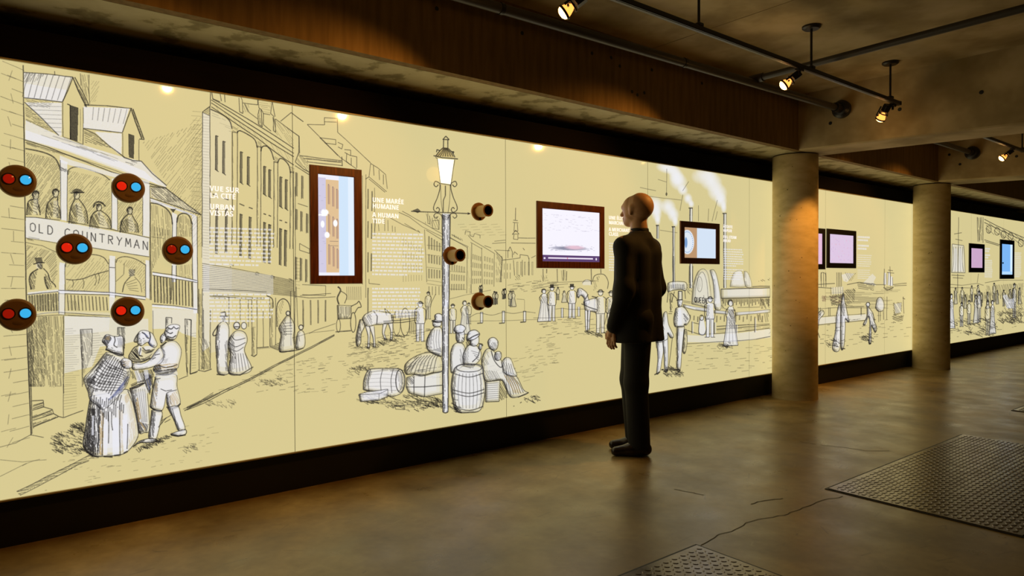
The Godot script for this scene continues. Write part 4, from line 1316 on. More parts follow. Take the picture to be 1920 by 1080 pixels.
	for y in [250, 345, 470, 600, 635]: l([720, y * 0.9 + 60, 855, y * 0.92 + 68], 0.25, 1.0)
	ls([[930, 390, 1075, 400], [930, 520, 1070, 530], [930, 680, 1075, 685], [925, 770, 1060, 735, 1300, 690]], 0.3, 1.0)
	h([1080, 310, 1120, 300, 1118, 720, 1082, 720], 86, 3.0, 0.2)
	for k in 5: h([1340 + k * 12, 400 + k * 20, 1352 + k * 12, 400 + k * 20, 1350 + k * 12, 620, 1340 + k * 12, 620], 80, 3, 0.3)
	h([720, -20, 840, 40, 830, 140, 700, 90], 70, 4.0, 0.3)
	ls([[725, 5, 730, 90, 750, 95, 745, 20], [770, 40, 770, 130, 830, 145, 830, 60, 775, 65]], 0.5, 1.1)
	h([945, 180, 1050, 230, 1045, 250, 945, 205], 70, 2.6, 0.4)
	# church spire and far roofs
	ls([[1520, -50, 1518, 60], [1495, 80, 1545, 85], [1500, 60, 1540, 65], [1510, 85, 1505, 160, 1540, 160, 1535, 90], [1490, 190, 1520, 150, 1550, 185, 1490, 185], [1505, 190, 1500, 230, 1540, 235, 1540, 190], [1545, 220, 1700, 222], [1480, 265, 1700, 268], [1450, 400, 1450, 340, 1470, 300, 1490, 345, 1490, 400], [1400, 420, 1560, 400], [1500, 370, 1510, 345, 1540, 370], [1560, 400, 1560, 370, 1630, 380, 1640, 410], [1600, 330, 1585, 310], [1700, 380, 1660, 400], [1400, 400, 1380, 620], [1500, 420, 1510, 560], [1580, 420, 1580, 570], [1640, 400, 1640, 560]], 0.5, 1.2)
	win([1520, 430, 1690, 430, 1690, 560, 1520, 560], 5, 1, 0.3, 0.9, 0.35, 1.3, true)
	win([1410, 440, 1490, 440, 1490, 600, 1410, 600], 3, 2, 0.4, 0.7, 0.35, 1.1)
	h([1340, 340, 1400, 390, 1390, 470, 1350, 400], 60, 2.2, 0.45)
	h([1515, 560, 1560, 550, 1560, 600, 1520, 600], 50, 2.4, 0.4)
	ground([1400, 640, 1900, 560, 1900, 700, 1400, 720], 40, 0.3, -0.06)
	for k in 20: l([1000 + k * 20, 100 + (k % 5) * 24, 1060 + k * 20, 96 + (k % 5) * 24], 0.12, 0.9)
	# lamp post bar, people walking in the distance
	for p in [[1215, 715, 70], [1200, 710, 60], [1330, 820, 120], [1348, 815, 110], [1410, 770, 90], [1425, 765, 90]]:
		fig(650 + p[0] / 4.8, 400 + p[1] / 4.8, p[2] / 4.8, 0, 0.9, 0.75, 0.15)
	fig(962, 575, 30, 1, 1.0, 0.6, 0.2)
	fig(957, 573, 28, 0, 1.0, 0.6, 0.2)
	o(650, 400, 4.8)
	# chain fence with posts
	for p in [[1215, 890, 985], [1412, 880, 985], [1602, 880, 975]]:
		f([p[0] - 10, p[1], p[0] + 10, p[1], p[0] + 10, p[2], p[0] - 10, p[2]], 0.6)
		ls([[p[0] - 12, p[1], p[0] - 12, p[2]], [p[0] + 10, p[1], p[0] + 10, p[2]], [p[0] - 14, p[1], p[0] + 14, p[1]]], 0.6, 1.2)
		l([p[0] - 40, p[2] + 4, p[0] + 10, p[2]], 0.7, 2.0)
	c([1100, 940, 1160, 905, 1215, 900, 1310, 915, 1412, 890, 1500, 900, 1602, 885, 1700, 895], 0.4, 1.0)
	ls([[1100, 970, 1400, 965, 1720, 955], [1600, 780, 1600, 880], [1530, 770, 1600, 775]], 0.3, 1.0)
	# figures behind the post
	fig(871.5, 627, 64, 1, 0.9, 0.65, 0.55)
	fig(849, 625, 56, 0, 0.9, 0.65, 0.5)
	fig(879, 607, 40, 0, 0.9, 0.5, 0.2)
	# wagon on the far side
	o(350, 550, 4.8)
	cf([1355, 105, 1480, 110, 1480, 225, 1360, 230], 0.2, 0.65, 1.4, false)
	h([1360, 110, 1475, 115, 1475, 225, 1365, 228], 86, 2.2, 0.55)
	el(1498, 260, 24, 90, 0.65, 1.5)
	el(1365, 290, 18, 60, 0.55, 1.3)
	c([1360, -60, 1385, -30, 1355, 40, 1370, 100], 0.8, 2.4)
	c([1390, -20, 1440, 20, 1420, 90], 0.5, 1.4)
	c([1480, 115, 1530, 90, 1550, 70, 1570, 120, 1540, 130, 1510, 180], 0.65, 1.6)
	for k in 8: l([1440 + k * 18, -60, 1442 + k * 18, 60], 0.35, 1.0)
	l([1340, 345, 1480, 335], 0.6, 2.0)
	# horse and cart
	o(650, 570, 4.8)
	cf([140, 130, 170, 90, 240, 60, 320, 68, 400, 90, 420, 140, 405, 172, 320, 182, 260, 185, 200, 200, 165, 190], 0.75, 0.7, 1.6)
	h([150, 120, 220, 80, 230, 190, 170, 185], 60, 2.8, 0.45)
	ls([[240, 60, 275, 110, 270, 180], [340, 40, 400, 90, 410, 150], [345, 45, 360, 100]], 0.6, 1.7)
	cf([120, 140, 100, 220, 85, 310, 95, 380, 125, 350, 130, 270, 160, 200, 150, 150], 0.4, 0.8, 1.8)
	h([105, 180, 150, 160, 130, 270, 110, 370, 88, 320], 80, 1.7, 0.7)
	for lg in [[190, 200, 200, 290, 195, 390, 22], [225, 200, 245, 300, 250, 385, 22], [345, 180, 330, 260, 350, 315, 18], [395, 175, 405, 250, 400, 320, 20]]:
		f([lg[0] - lg[6], lg[1], lg[0] + lg[6], lg[1], lg[2] + 8, lg[3], lg[4] + 8, lg[5], lg[4] - 8, lg[5], lg[2] - 8, lg[3]], 0.6)
		c([lg[0] - lg[6], lg[1], lg[2] - 9, lg[3], lg[4] - 9, lg[5]], 0.75, 1.6)
		c([lg[0] + lg[6], lg[1], lg[2] + 9, lg[3], lg[4] + 9, lg[5]], 0.6, 1.2)
		l([lg[4] - 14, lg[5], lg[4] + 14, lg[5]], 0.8, 2.2)
	ls([[330, 155, 480, 145, 640, 125], [330, 172, 500, 165, 640, 140], [400, 95, 640, 70], [400, 120, 640, 100]], 0.6, 1.4)
	el(525, 160, 42, 125, 0.55, 1.4)
	el(450, 170, 34, 110, 0.4, 1.1)
	f([440, 60, 620, 50, 620, 120, 440, 130], 0.5)
	for k in 7: l([440 + k * 30, 60, 438 + k * 30, 130], 0.4, 1.1)
	for k in 4: l([565 + k * 16, 160, 570 + k * 16, 270], 0.45, 1.3)
	scrib([60, 390, 420, 260, 560, 290, 100, 410], 40, 0.45)
	fig(788, 640, 76, 0, 1.0, 0.75, 0.75)
	fig(803, 598, 52, 0, 0.8, 0.5, 0.25)
	o(650, 570, 4.8)
	ls([[740, -110, 760, -60, 740, 0, 720, 60, 715, 150], [800, -90, 770, -30, 745, 20]], 0.4, 1.2)
	ground([0, 300, 800, 200, 900, 700, 0, 560], 190, 0.35)
	ground([900, 780, 1900, 200, 1920, 560, 1100, 900], 120, 0.22)
	scrib([0, 540, 200, 540, 160, 600, 0, 620], 26, 0.4)

func art_cargo() -> void:
	# people and goods round the lamp post
	o(650, 570, 4.8)
	scrib([20, 860, 160, 760, 900, 900, 560, 960], 80, 0.5)
	scrib([480, 800, 860, 840, 900, 950, 600, 900], 70, 0.55)
	h([40, 870, 900, 860, 920, 930, 500, 930], 8, 3.0, 0.35)
	# barrel lying down
	cf([150, 770, 155, 680, 190, 600, 240, 580, 350, 578, 470, 582, 520, 640, 522, 730, 490, 800, 400, 830, 300, 800], 0.88, 0.75, 1.6)
	el(480, 690, 38, 105, 0.75, 1.5)
	el(470, 690, 30, 92, 0.5, 1.2)
	h([455, 620, 500, 610, 510, 760, 465, 780], 80, 2.2, 0.4)
	for x in [215, 325, 420]: c([x, 582, x - 22, 680, x - 14, 800], 0.5, 1.3)
	for k in 5: c([165, 640 + k * 34, 320, 630 + k * 36, 450, 640 + k * 34], 0.22, 0.9)
	h([155, 680, 200, 600, 230, 600, 180, 760, 155, 760], 70, 2.0, 0.5)
	h([190, 580, 470, 570, 470, 600, 200, 610], -6, 2.2, 0.5)
	# wrapped slab in front of it
	cf([110, 810, 180, 790, 370, 765, 370, 830, 290, 865, 125, 878], 0.88, 0.75, 1.5, false)
	ls([[115, 815, 300, 805, 370, 770], [290, 810, 290, 865]], 0.5, 1.2)
	# crate with rope
	cf([535, 745, 540, 660, 620, 630, 720, 640, 860, 600, 860, 805, 700, 835, 560, 800], 0.75, 0.7, 1.5, false)
	h([540, 660, 610, 630, 600, 720, 540, 740], 50, 2.0, 0.55)
	ls([[535, 745, 700, 745, 860, 730], [705, 640, 700, 835], [605, 650, 605, 810]], 0.7, 1.7)
	# sack
	cf([522, 600, 530, 540, 600, 480, 700, 440, 790, 440, 850, 480, 860, 600, 760, 620, 680, 645, 600, 630, 540, 630], 0.35, 0.8, 1.8)
	for k in 8: c([540 + k * 34, 610 + (k % 3) * 8, 580 + k * 32, 540 - k * 6, 650 + k * 26, 470 - k * 3], 0.5, 1.4)
	h([525, 590, 560, 510, 640, 460, 620, 560, 560, 620], -45, 2.2, 0.55)
	h([600, 600, 860, 560, 860, 610, 690, 640], -10, 2.6, 0.4)
	# man seated with his back turned, flat hat
	cf([760, 240, 800, 205, 850, 215, 870, 300, 860, 420, 850, 470, 770, 440, 725, 400, 720, 330], 0.85, 0.8, 1.7)
	h([720, 300, 770, 230, 765, 400, 728, 400], 75, 2.2, 0.55)
	h([745, 410, 850, 390, 855, 475, 770, 450], 10, 2.0, 0.6)
	for k in 3: c([790 + k * 22, 230, 780 + k * 24, 320, 790 + k * 22, 400], 0.3, 1.1)
	cf([775, 160, 840, 150, 850, 190, 815, 205, 780, 195], 0.8, 0.75, 1.4)
	cf([765, 150, 795, 140, 795, 100, 825, 85, 860, 100, 868, 140, 880, 150, 820, 165], 0.85, 0.85, 1.8)
	h([770, 150, 870, 145, 860, 165, 780, 165], 0, 1.6, 0.7)
	# bearded man
	cf([935, 440, 960, 370, 1010, 345, 1055, 370, 1070, 440, 1060, 540, 1040, 560, 950, 620, 935, 560], 0.85, 0.75, 1.6)
	h([1020, 380, 1065, 400, 1060, 560, 1020, 540], 75, 2.2, 0.5)
	cf([985, 255, 1000, 235, 1050, 235, 1062, 290, 1050, 340, 1005, 345, 985, 310], 0.75, 0.75, 1.5)
	h([985, 260, 1020, 260, 1015, 340, 988, 330], 70, 1.6, 0.7)
	h([1030, 300, 1062, 295, 1055, 335, 1030, 340], 50, 1.5, 0.75)
	cf([965, 235, 980, 200, 1020, 185, 1060, 200, 1068, 225, 1040, 255, 990, 258], 0.9, 0.8, 1.6)
	# man with a pipe
	cf([1050, 540, 1050, 450, 1090, 375, 1140, 360, 1185, 390, 1210, 440, 1200, 500, 1140, 550], 0.85, 0.75, 1.6)
	h([1050, 470, 1095, 390, 1100, 540, 1055, 540], 70, 2.2, 0.5)
	for k in 4: l([1120 + k * 14, 420 + k * 20, 1190, 440 + k * 22], 0.4, 1.2)
	c([1130, 520, 1180, 470, 1200, 400], 0.7, 1.6)
	cf([1110, 330, 1120, 300, 1180, 280, 1190, 340, 1165, 375, 1120, 370], 0.8, 0.7, 1.4)
	h([1070, 340, 1115, 310, 1130, 370, 1075, 385], 60, 1.6, 0.75)
	cf([1085, 330, 1080, 300, 1100, 250, 1150, 232, 1185, 250, 1195, 280, 1140, 320], 0.88, 0.85, 1.8)
	c([1090, 320, 1140, 290, 1192, 268], 0.7, 2.0)
	cf([1185, 400, 1195, 365, 1215, 370, 1210, 410], 0.8, 0.7, 1.3)
	l([1190, 355, 1222, 362, 1222, 380], 0.8, 2.2)
	# woman with child
	cf([1215, 500, 1240, 430, 1275, 400, 1320, 420, 1400, 520, 1420, 600, 1520, 640, 1590, 770, 1630, 800, 1540, 835, 1470, 830, 1420, 720, 1380, 680, 1250, 690, 1220, 560], 0.66, 0.75, 1.6)
	h([1215, 500, 1270, 410, 1290, 540, 1230, 560], 60, 2.4, 0.4)
	h([1240, 590, 1350, 600, 1400, 690, 1260, 690], 60, 2.6, 0.4)
	for k in 6: c([1400 + k * 16, 600 + k * 8, 1450 + k * 20, 700 + k * 4, 1480 + k * 22, 820 - k * 4], 0.45, 1.3)
	pen = Color8(178, 138, 66)
	for k in 4: c([1420 + k * 24, 640, 1470 + k * 22, 720, 1510 + k * 16, 800], 0.4, 2.0)
	pen = INKC
	cf([1270, 340, 1290, 308, 1330, 302, 1362, 340, 1352, 400, 1320, 415, 1285, 390], 0.8, 0.8, 1.7)
	h([1300, 340, 1360, 340, 1345, 405, 1310, 410], 60, 1.9, 0.5)
	cf([1330, 470, 1345, 430, 1385, 432, 1392, 480, 1370, 505, 1340, 500], 0.75, 0.75, 1.5)
	h([1330, 440, 1390, 435, 1390, 490, 1340, 490], 60, 2.0, 0.45)
	c([1300, 420, 1330, 510, 1390, 570, 1420, 500, 1430, 480], 0.7, 1.7)
	cf([1395, 520, 1430, 482, 1475, 492, 1505, 570, 1530, 645, 1450, 640, 1410, 600], 0.7, 0.65, 1.3)
	for k in 4: c([1410 + k * 22, 520 + k * 6, 1430 + k * 18, 570, 1440 + k * 20, 630], 0.4, 1.1)
	l([1540, 838, 1640, 795], 0.7, 1.8)
	# small crate she sits on
	cf([1250, 700, 1380, 685, 1372, 875, 1250, 880], 0.72, 0.75, 1.6, false)
	for k in 9: l([1255, 715 + k * 19, 1370, 708 + k * 19], 0.4, 1.1)
	h([1380, 690, 1440, 740, 1450, 840, 1375, 875], 60, 1.9, 0.65)
	# standing barrel
	cf([970, 580, 1010, 548, 1100, 540, 1210, 550, 1235, 640, 1248, 740, 1235, 850, 1200, 955, 1100, 975, 990, 965, 955, 860, 942, 760, 950, 660], 0.9, 0.8, 1.9)
	el(1100, 575, 115, 36, 0.7, 1.5)
	h([1040, 545, 1160, 545, 1140, 575, 1060, 575], 15, 2.0, 0.6)
	for y in [625, 770, 800, 925]: c([952 + absf(y - 770) * 0.08, y, 1100, y + 32, 1240 - absf(y - 770) * 0.08, y - 4], 0.65, 1.6)
	for k in 9:
		var x := 985.0 + k * 30
		c([x, 625, x - 18 + k * 5, 770, x, 940], 0.35, 1.1)
	h([945, 660, 985, 640, 975, 940, 958, 870], 84, 2.2, 0.5)
	h([1200, 600, 1240, 650, 1235, 860, 1205, 940], 84, 2.6, 0.35)
	scrib([930, 860, 960, 850, 1000, 975, 930, 970], 20, 0.6)
	# odd stones
	ls([[430, 910, 520, 915, 520, 950, 440, 945, 430, 910], [440, 920, 560, 905], [1600, 860, 1620, 850], [1660, 840, 1700, 825], [1500, 920, 1510, 915], [1560, 890, 1575, 880]], 0.5, 1.6)
	scrib([1580, 830, 1700, 815, 1710, 850, 1600, 870], 10, 0.55)
	# the lamp post
	o(650, 200, 4.8)
	f([862, 960, 930, 965, 918, 1800, 862, 1800], 0.85)
	o(650, 400, 4.8)
	f([860, 780, 918, 780, 912, 1790, 866, 1790], 0.85)
	h([862, 10, 886, 10, 884, 1785, 866, 1785], 88, 1.2, 0.75)
	h([900, 10, 926, 10, 912, 1785, 898, 1785], 88, 1.8, 0.6)
	ls([[860, 5, 862, 900, 866, 1788], [930, 8, 918, 900, 912, 1788], [866, 1788, 888, 1796, 912, 1786]], 0.8, 2.0)
	h([866, 5, 928, 8, 922, 60, 868, 60], 20, 2.0, 0.5)
	o(650, 200, 4.8)
	ls([[865, 296, 892, 264, 922, 296, 865, 294], [872, 300, 870, 368], [910, 300, 910, 372], [800, 445, 838, 395, 866, 370, 912, 374, 950, 410, 975, 455], [782, 440, 860, 458, 1002, 470], [838, 395, 812, 385, 808, 410], [945, 405, 965, 405, 955, 425]], 0.85, 1.7)
	f([800, 446, 866, 372, 912, 374, 972, 458], 0.28, Color8(150, 112, 40))
	for k in 7: c([872 + k * 5, 376, 850 + k * 14, 410, 815 + k * 24, 448], 0.6, 1.5)
	ls([[815, 465, 830, 560, 845, 690], [972, 476, 955, 580, 938, 705], [845, 690, 938, 705], [800, 455, 815, 465]], 0.55, 1.4)
	for s in [1, -1]:
		var mx := 888.0
		var q := func(x): return mx + s * (x - mx)
		c([q.call(838), 690, q.call(838), 740, q.call(815), 820, q.call(785), 890, q.call(785), 930, q.call(820), 950, q.call(835), 925, q.call(820), 905, q.call(805), 920], 0.7, 1.5)
		c([q.call(838), 690, q.call(800), 670, q.call(785), 700, q.call(805), 720, q.call(825), 700], 0.7, 1.5)
		c([q.call(868), 1010, q.call(840), 965, q.call(800), 960, q.call(785), 985, q.call(805), 1003, q.call(822), 985], 0.65, 1.4)
		c([q.call(845), 700, q.call(850), 850, q.call(866), 960], 0.4, 1.1)
	ls([[888, 710, 888, 800, 870, 840, 868, 950], [580, 940, 660, 945, 880, 952, 1110, 962]], 0.65, 1.8)
	f([590, 935, 640, 915, 668, 940, 640, 958], 0.6, INKC)
	f([1090, 950, 1118, 962, 1090, 974], 0.7, INKC)

func art_quay() -> void:
	# strollers, horses
	o(1000, 500, 7.2)
	fig(1020, 603, 62, 1, 1.0, 0.75, 0.7)
	fig(1035, 602, 67, 2, 0.9, 0.75, 0.7)
	fig(1072.5, 596, 62, 2, 1.0, 0.75, 0.75)
	fig(1126, 624, 82, 0, 0.95, 0.75, 0.5)
	fig(1146, 622, 78, 0, 0.9, 0.75, 0.4)
	fig(1058, 567, 22, 1, 1.2, 0.5, 0.3)
	fig(1046, 562, 24, 0, 0.9, 0.5, 0.2)
	o(1000, 500, 7.2)
	for p in [[390, 555, 690], [615, 540, 670]]:
		f([p[0] - 12, p[1], p[0] + 12, p[1], p[0] + 12, p[2], p[0] - 12, p[2]], 0.7)
		ls([[p[0] - 14, p[1], p[0] - 14, p[2]], [p[0] + 12, p[1], p[0] + 12, p[2]]], 0.65, 1.2)
	ls([[300, 570, 390, 560, 500, 575, 700, 570], [0, 690, 200, 690, 400, 680, 640, 668]], 0.35, 1.0)
	cf([600, 300, 640, 290, 720, 350, 740, 420, 760, 480, 720, 520, 680, 490, 690, 430, 640, 380, 610, 420, 590, 380], 0.8, 0.75, 1.5)
	h([600, 300, 660, 300, 650, 380, 605, 410], 60, 2.0, 0.4)
	cf([690, 470, 800, 430, 860, 440, 860, 600, 780, 600, 700, 580], 0.75, 0.7, 1.5)
	for lg in [[715, 590, 720, 860], [755, 590, 745, 850]]:
		f([lg[0] - 16, lg[1], lg[0] + 16, lg[1], lg[2] + 8, lg[3], lg[2] - 12, lg[3]], 0.75)
		ls([[lg[0] - 18, lg[1], lg[2] - 14, lg[3]], [lg[0] + 16, lg[1], lg[2] + 10, lg[3]], [lg[2] - 30, lg[3] + 10, lg[2] + 20, lg[3] + 6]], 0.65, 1.4)
	ls([[650, 500, 760, 550, 860, 580], [700, 440, 740, 370], [790, 400, 860, 415]], 0.7, 1.8)
	c([800, 200, 820, 130, 880, 100, 960, 110, 1010, 200, 1000, 300], 0.55, 1.4)
	h([810, 180, 880, 110, 900, 110, 850, 300, 810, 330], 70, 2.6, 0.3)
	f([660, 210, 720, 170, 780, 200, 780, 250, 670, 250], 0.45)
	c([660, 220, 700, 180, 770, 185, 785, 240], 0.45, 1.1)
	ls([[0, 260, 250, 215, 480, 205, 860, 190], [0, 300, 300, 245, 470, 230]], 0.35, 1.1)
	ls([[130, 30, 132, 200], [180, 30, 178, 90], [320, 30, 325, 200], [410, 40, 405, 190], [450, 60, 445, 190], [780, 30, 782, 240], [910, 30, 912, 90]], 0.55, 1.5)
	h([80, 110, 190, 110, 180, 200, 90, 210], 70, 2.6, 0.3)
	h([370, 40, 440, 40, 440, 190, 380, 190], 84, 2.6, 0.3)
	ground([0, 720, 860, 680, 1100, 900, 100, 1000], 60, 0.3, -0.1)
	scrib([800, 880, 1100, 860, 1100, 930, 820, 930], 26, 0.5)
	scrib([690, 870, 800, 860, 800, 880, 690, 885], 10, 0.5)
	c([960, 780, 1000, 640, 1060, 560, 1130, 640, 1100, 860], 0.5, 1.4)
	# two gentlemen in front of the steamer
	o(1240, 560, 6.752)
	o(1000, 480, 4.0)
	cf([925, 640, 968, 620, 976, 700, 962, 790, 950, 862, 925, 882, 934, 770], 0.9, 0.7, 1.3)
	cf([968, 622, 1004, 600, 1010, 720, 1006, 855, 986, 862, 980, 730], 0.9, 0.7, 1.3)
	cf([976, 430, 1000, 420, 1014, 510, 1052, 598, 1030, 612, 1006, 575, 1005, 622, 925, 650, 936, 600, 966, 510], 0.8, 0.75, 1.4)
	h([930, 600, 968, 520, 985, 540, 965, 640, 928, 650], 70, 1.6, 0.6)
	h([916, 640, 940, 630, 936, 720, 918, 720], 82, 1.6, 0.6)
	ls([[908, 890, 950, 868], [975, 866, 1012, 858]], 0.85, 2.0)
	o(1240, 560, 6.752)
	ls([[140, 480, 120, 660, 95, 850]], 0.6, 1.3)
	cf([205, 350, 200, 560, 205, 720, 200, 880, 240, 890, 255, 720, 270, 560, 285, 420, 285, 345], 0.88, 0.7, 1.6)
	h([180, 360, 210, 360, 205, 870, 185, 880], 86, 1.8, 0.6)
	cf([185, 120, 250, 95, 300, 120, 340, 180, 365, 250, 320, 330, 290, 320, 280, 350, 205, 355, 170, 340, 160, 250], 0.75, 0.8, 1.7)
	h([165, 180, 210, 140, 205, 330, 170, 330], 70, 1.9, 0.65)
	h([270, 180, 330, 200, 345, 260, 300, 310, 285, 250], 50, 1.9, 0.6)
	f([215, 120, 245, 110, 255, 200, 260, 340, 210, 345, 215, 220], 0.6)
	cf([290, 390, 320, 400, 325, 560, 300, 690, 270, 660, 275, 560], 0.15, 0.75, 1.5)
	h([285, 400, 315, 410, 310, 620, 275, 640], 84, 1.8, 0.7)
	cf([205, 15, 265, 10, 262, 60, 250, 95, 215, 95], 0.8, 0.75, 1.4)
	f([215, -95, 262, -95, 262, 10, 215, 10], 0.5)
	ls([[215, -95, 262, -95, 262, 10], [215, -95, 213, 10], [190, 18, 270, 12]], 0.8, 1.8)
	h([215, -80, 235, -80, 232, 10, 216, 10], 86, 1.8, 0.6)
	ls([[140, 905, 215, 895, 240, 905, 195, 950, 175, 930], [45, 895, 80, 895, 60, 915], [0, 900, 30, 895]], 0.8, 2.2)
	scrib([0, 880, 120, 840, 280, 960, 20, 960], 40, 0.45)

func art_steamer() -> void:
	# smoke
	for p in [[1263, 320, 9, 9, 0.4], [1272, 340, 12, 13, 0.6], [1268, 330, 10, 12, 0.6], [1280, 356, 7, 8, 0.5], [1290, 372, 6, 8, 0.6], [1296, 382, 4, 6, 0.5], [1250, 315, 14, 8, 0.5], [1325, 325, 14, 10, 0.4], [1333, 340, 15, 14, 0.55], [1345, 360, 13, 14, 0.6], [1352, 375, 8, 11, 0.6], [1357, 388, 4, 9, 0.6], [1310, 332, 10, 10, 0.3], [1228, 385, 12, 13, 0.6], [1231, 400, 7, 11, 0.6], [1233, 412, 4, 8, 0.5], [1253, 388, 10, 12, 0.5], [1262, 402, 8, 11, 0.55], [1266, 415, 4, 8, 0.5]]:
		var ctr := pw(p[0], p[1])
		var ex := absf(pw(p[0] + p[2], p[1]).x - ctr.x)
		var ey := absf(pw(p[0], p[1] + p[3]).y - ctr.y)
		for i in upto(ctr.x - ex, ctr.x + ex): cans[i].puff(ctr, ex * 1.5, ey * 1.4, minf(1.0, p[4] * 2.0), Color8(246, 247, 252), dr)
	o(1000, 250, 4.0)
	# masts and yards
	ls([[1000, 265, 998, 470], [935, 345, 1000, 365], [860, 470, 1110, 500], [800, 405, 920, 430], [1120, 430, 1165, 360], [1120, 460, 1100, 580], [1238, 540, 1238, 660], [1315, 565, 1310, 660], [1380, 500, 1340, 660], [1380, 585, 1365, 650], [950, 725, 1080, 745]], 0.4, 1.0)
	el(998, 455, 4, 10, 0.6, 1.2)
	# funnels
	for p in [[932, 690, 790, 8], [1052, 700, 1160, 9], [1182, 560, 1160, 11], [1436, 600, 1160, 11]]:
		f([p[0] - p[3], p[1], p[0] + p[3], p[1], p[0] + p[3], p[2], p[0] - p[3], p[2]], 0.6)
		l([p[0] - p[3] * 0.6, p[1], p[0] - p[3] * 0.6, p[2]], 0.8, 2.0)
		l([p[0] + p[3], p[1], p[0] + p[3], p[2]], 0.45, 1.0)
		l([p[0] - p[3] * 1.6, p[1], p[0] + p[3] * 1.3, p[1]], 0.8, 2.0)
	o(1230, 480, 8.71)
	l([285, 0, 285, 410], 0.7, 1.6)
	# small paddle house with lettering
	cf([195, 440, 260, 418, 400, 415, 495, 440, 490, 560, 400, 545, 270, 560, 195, 580], 0.55, 0.7, 1.4)
	for k in 8: l([225 + k * 30, 455 - absf(k - 4.0) * -4, 222 + k * 30, 535], 0.5, 1.4)
	h([440, 450, 490, 455, 485, 540, 445, 530], 80, 2.0, 0.6)
	ls([[230, 600, 240, 900], [250, 600, 420, 780], [300, 580, 250, 760], [470, 560, 480, 700], [200, 580, 180, 760]], 0.6, 1.5)
	h([215, 600, 275, 600, 265, 880, 225, 880], 80, 2.0, 0.55)
	h([500, 450, 585, 450, 585, 640, 510, 600], 60, 2.4, 0.5)
	h([180, 910, 270, 905, 260, 950, 190, 950], 0, 1.8, 0.8)
	ls([[545, 160, 540, 440], [600, 160, 598, 430]], 0.6, 1.5)
	# big paddle box
	cf([585, 780, 600, 560, 630, 400, 680, 270, 740, 215, 800, 220, 850, 300, 880, 480, 900, 700, 880, 840, 720, 810], 0.5, 0.55, 1.3)
	cf([880, 230, 940, 225, 985, 300, 1020, 450, 1050, 640, 1060, 860, 960, 850, 950, 640, 930, 420], 0.8, 0.55, 1.3)
	f([800, 225, 880, 228, 930, 420, 950, 640, 950, 850, 890, 830, 890, 500, 850, 300], 0.25)
	c([640, 760, 650, 520, 690, 340, 745, 260, 790, 300, 830, 440, 850, 680], 0.4, 1.0)
	el(712, 460, 42, 125, 0.35, 1.0)
	h([680, 380, 720, 350, 720, 570, 690, 560], 84, 3.0, 0.25)
	letters("QUEEN", 628, 668, 42, 4.0, 34, 86, 0.8, 1.5)
	ls([[780, 640, 790, 850], [870, 700, 930, 730]], 0.4, 1.0)
	# far paddle box and decks
	cf([1210, 500, 1230, 380, 1270, 280, 1330, 240, 1400, 250, 1440, 380, 1450, 500], 0.62, 0.35, 1.0)
	cf([1440, 245, 1490, 260, 1540, 360, 1560, 500, 1470, 500, 1440, 380], 0.5, 0.35, 1.0)
	cf([1060, 540, 1300, 525, 1860, 520, 1860, 665, 1500, 680, 1065, 690], 0.55, 0.45, 1.2, false)
	ls([[1060, 540, 1860, 515], [1065, 690, 1500, 685, 1860, 672]], 0.6, 1.6)
	l([1570, 500, 1700, 490, 1860, 492], 0.55, 1.6)
	h([1660, 410, 1740, 370, 1790, 390, 1860, 350, 1850, 400, 1700, 415], 30, 2.0, 0.6)
	for k in 30: l([1080 + k * 26, 702, 1078 + k * 26, 740 + (k * 37) % 90], 0.5, 1.8)
	h([1700, 690, 1860, 680, 1850, 860, 1720, 860], 70, 1.9, 0.6)
	ls([[1065, 800, 1120, 860, 1300, 890], [1330, 840, 1700, 830], [1090, 700, 1090, 860]], 0.4, 1.2)
	cf([440, 790, 640, 830, 850, 860, 850, 910, 640, 880, 460, 835], 0.75, 0.5, 1.2, false)
	cf([950, 885, 1160, 905, 1170, 950, 950, 930], 0.75, 0.5, 1.2, false)
	cf([1300, 920, 1600, 900, 1860, 870, 1860, 915, 1600, 940, 1300, 970], 0.75, 0.5, 1.2, false)
	for k in 20: l([560 + k * 62, 960 + (k % 3) * 14, 556 + k * 62, 1020 + (k * 29) % 70], 0.45, 2.0)
	h([1640, 940, 1840, 920, 1830, 1080, 1660, 1080], 80, 2.2, 0.5)
	h([440, 700, 600, 760, 560, 790, 440, 780], 10, 2.4, 0.5)
	# hull side, railings, quay
	o(1240, 560, 6.752)
	f([330, 460, 520, 470, 700, 450, 950, 440, 1380, 380, 1380, 490, 1000, 540, 700, 555, 330, 550], 0.5)
	ls([[330, 400, 480, 450, 700, 440, 950, 420, 1370, 370], [330, 570, 500, 560, 700, 545, 1000, 530, 1200, 510, 1380, 475], [700, 350, 1370, 315], [700, 390, 960, 370, 1370, 330], [395, 300, 480, 320]], 0.5, 1.4)
	h([690, 340, 1370, 320, 1370, 380, 700, 430], -4, 3.4, 0.28)
	for p in [[395, 290, 440], [680, 300, 440], [955, 330, 440], [1190, 250, 425]]:
		f([p[0] - 8, p[1], p[0] + 12, p[1], p[0] + 12, p[2], p[0] - 8, p[2]], 0.45)
		l([p[0] - 8, p[1], p[0] - 8, p[2]], 0.7, 1.7)
	f([475, 290, 500, 240, 530, 240, 560, 440, 480, 450], 0.75, CHALK, true)
	c([490, 240, 475, 350, 478, 440, 540, 455, 575, 380], 0.7, 1.5)
	el(510, 240, 26, 34, 0.65, 1.4)
	fig(1331.5, 632, 77, 0, 0.95, 0.75, 0.8)
	fig(1370, 649, 88, 1, 0.8, 0.75, 0.7)
	o(1240, 560, 6.752)
	h([850, 130, 940, 130, 940, 380, 860, 380], 62, 2.2, 0.5)
	scrib([680, 560, 840, 540, 840, 610, 700, 610], 20, 0.4)
	ground([300, 600, 1380, 560, 1380, 900, 300, 960], 60, 0.35, -0.08)
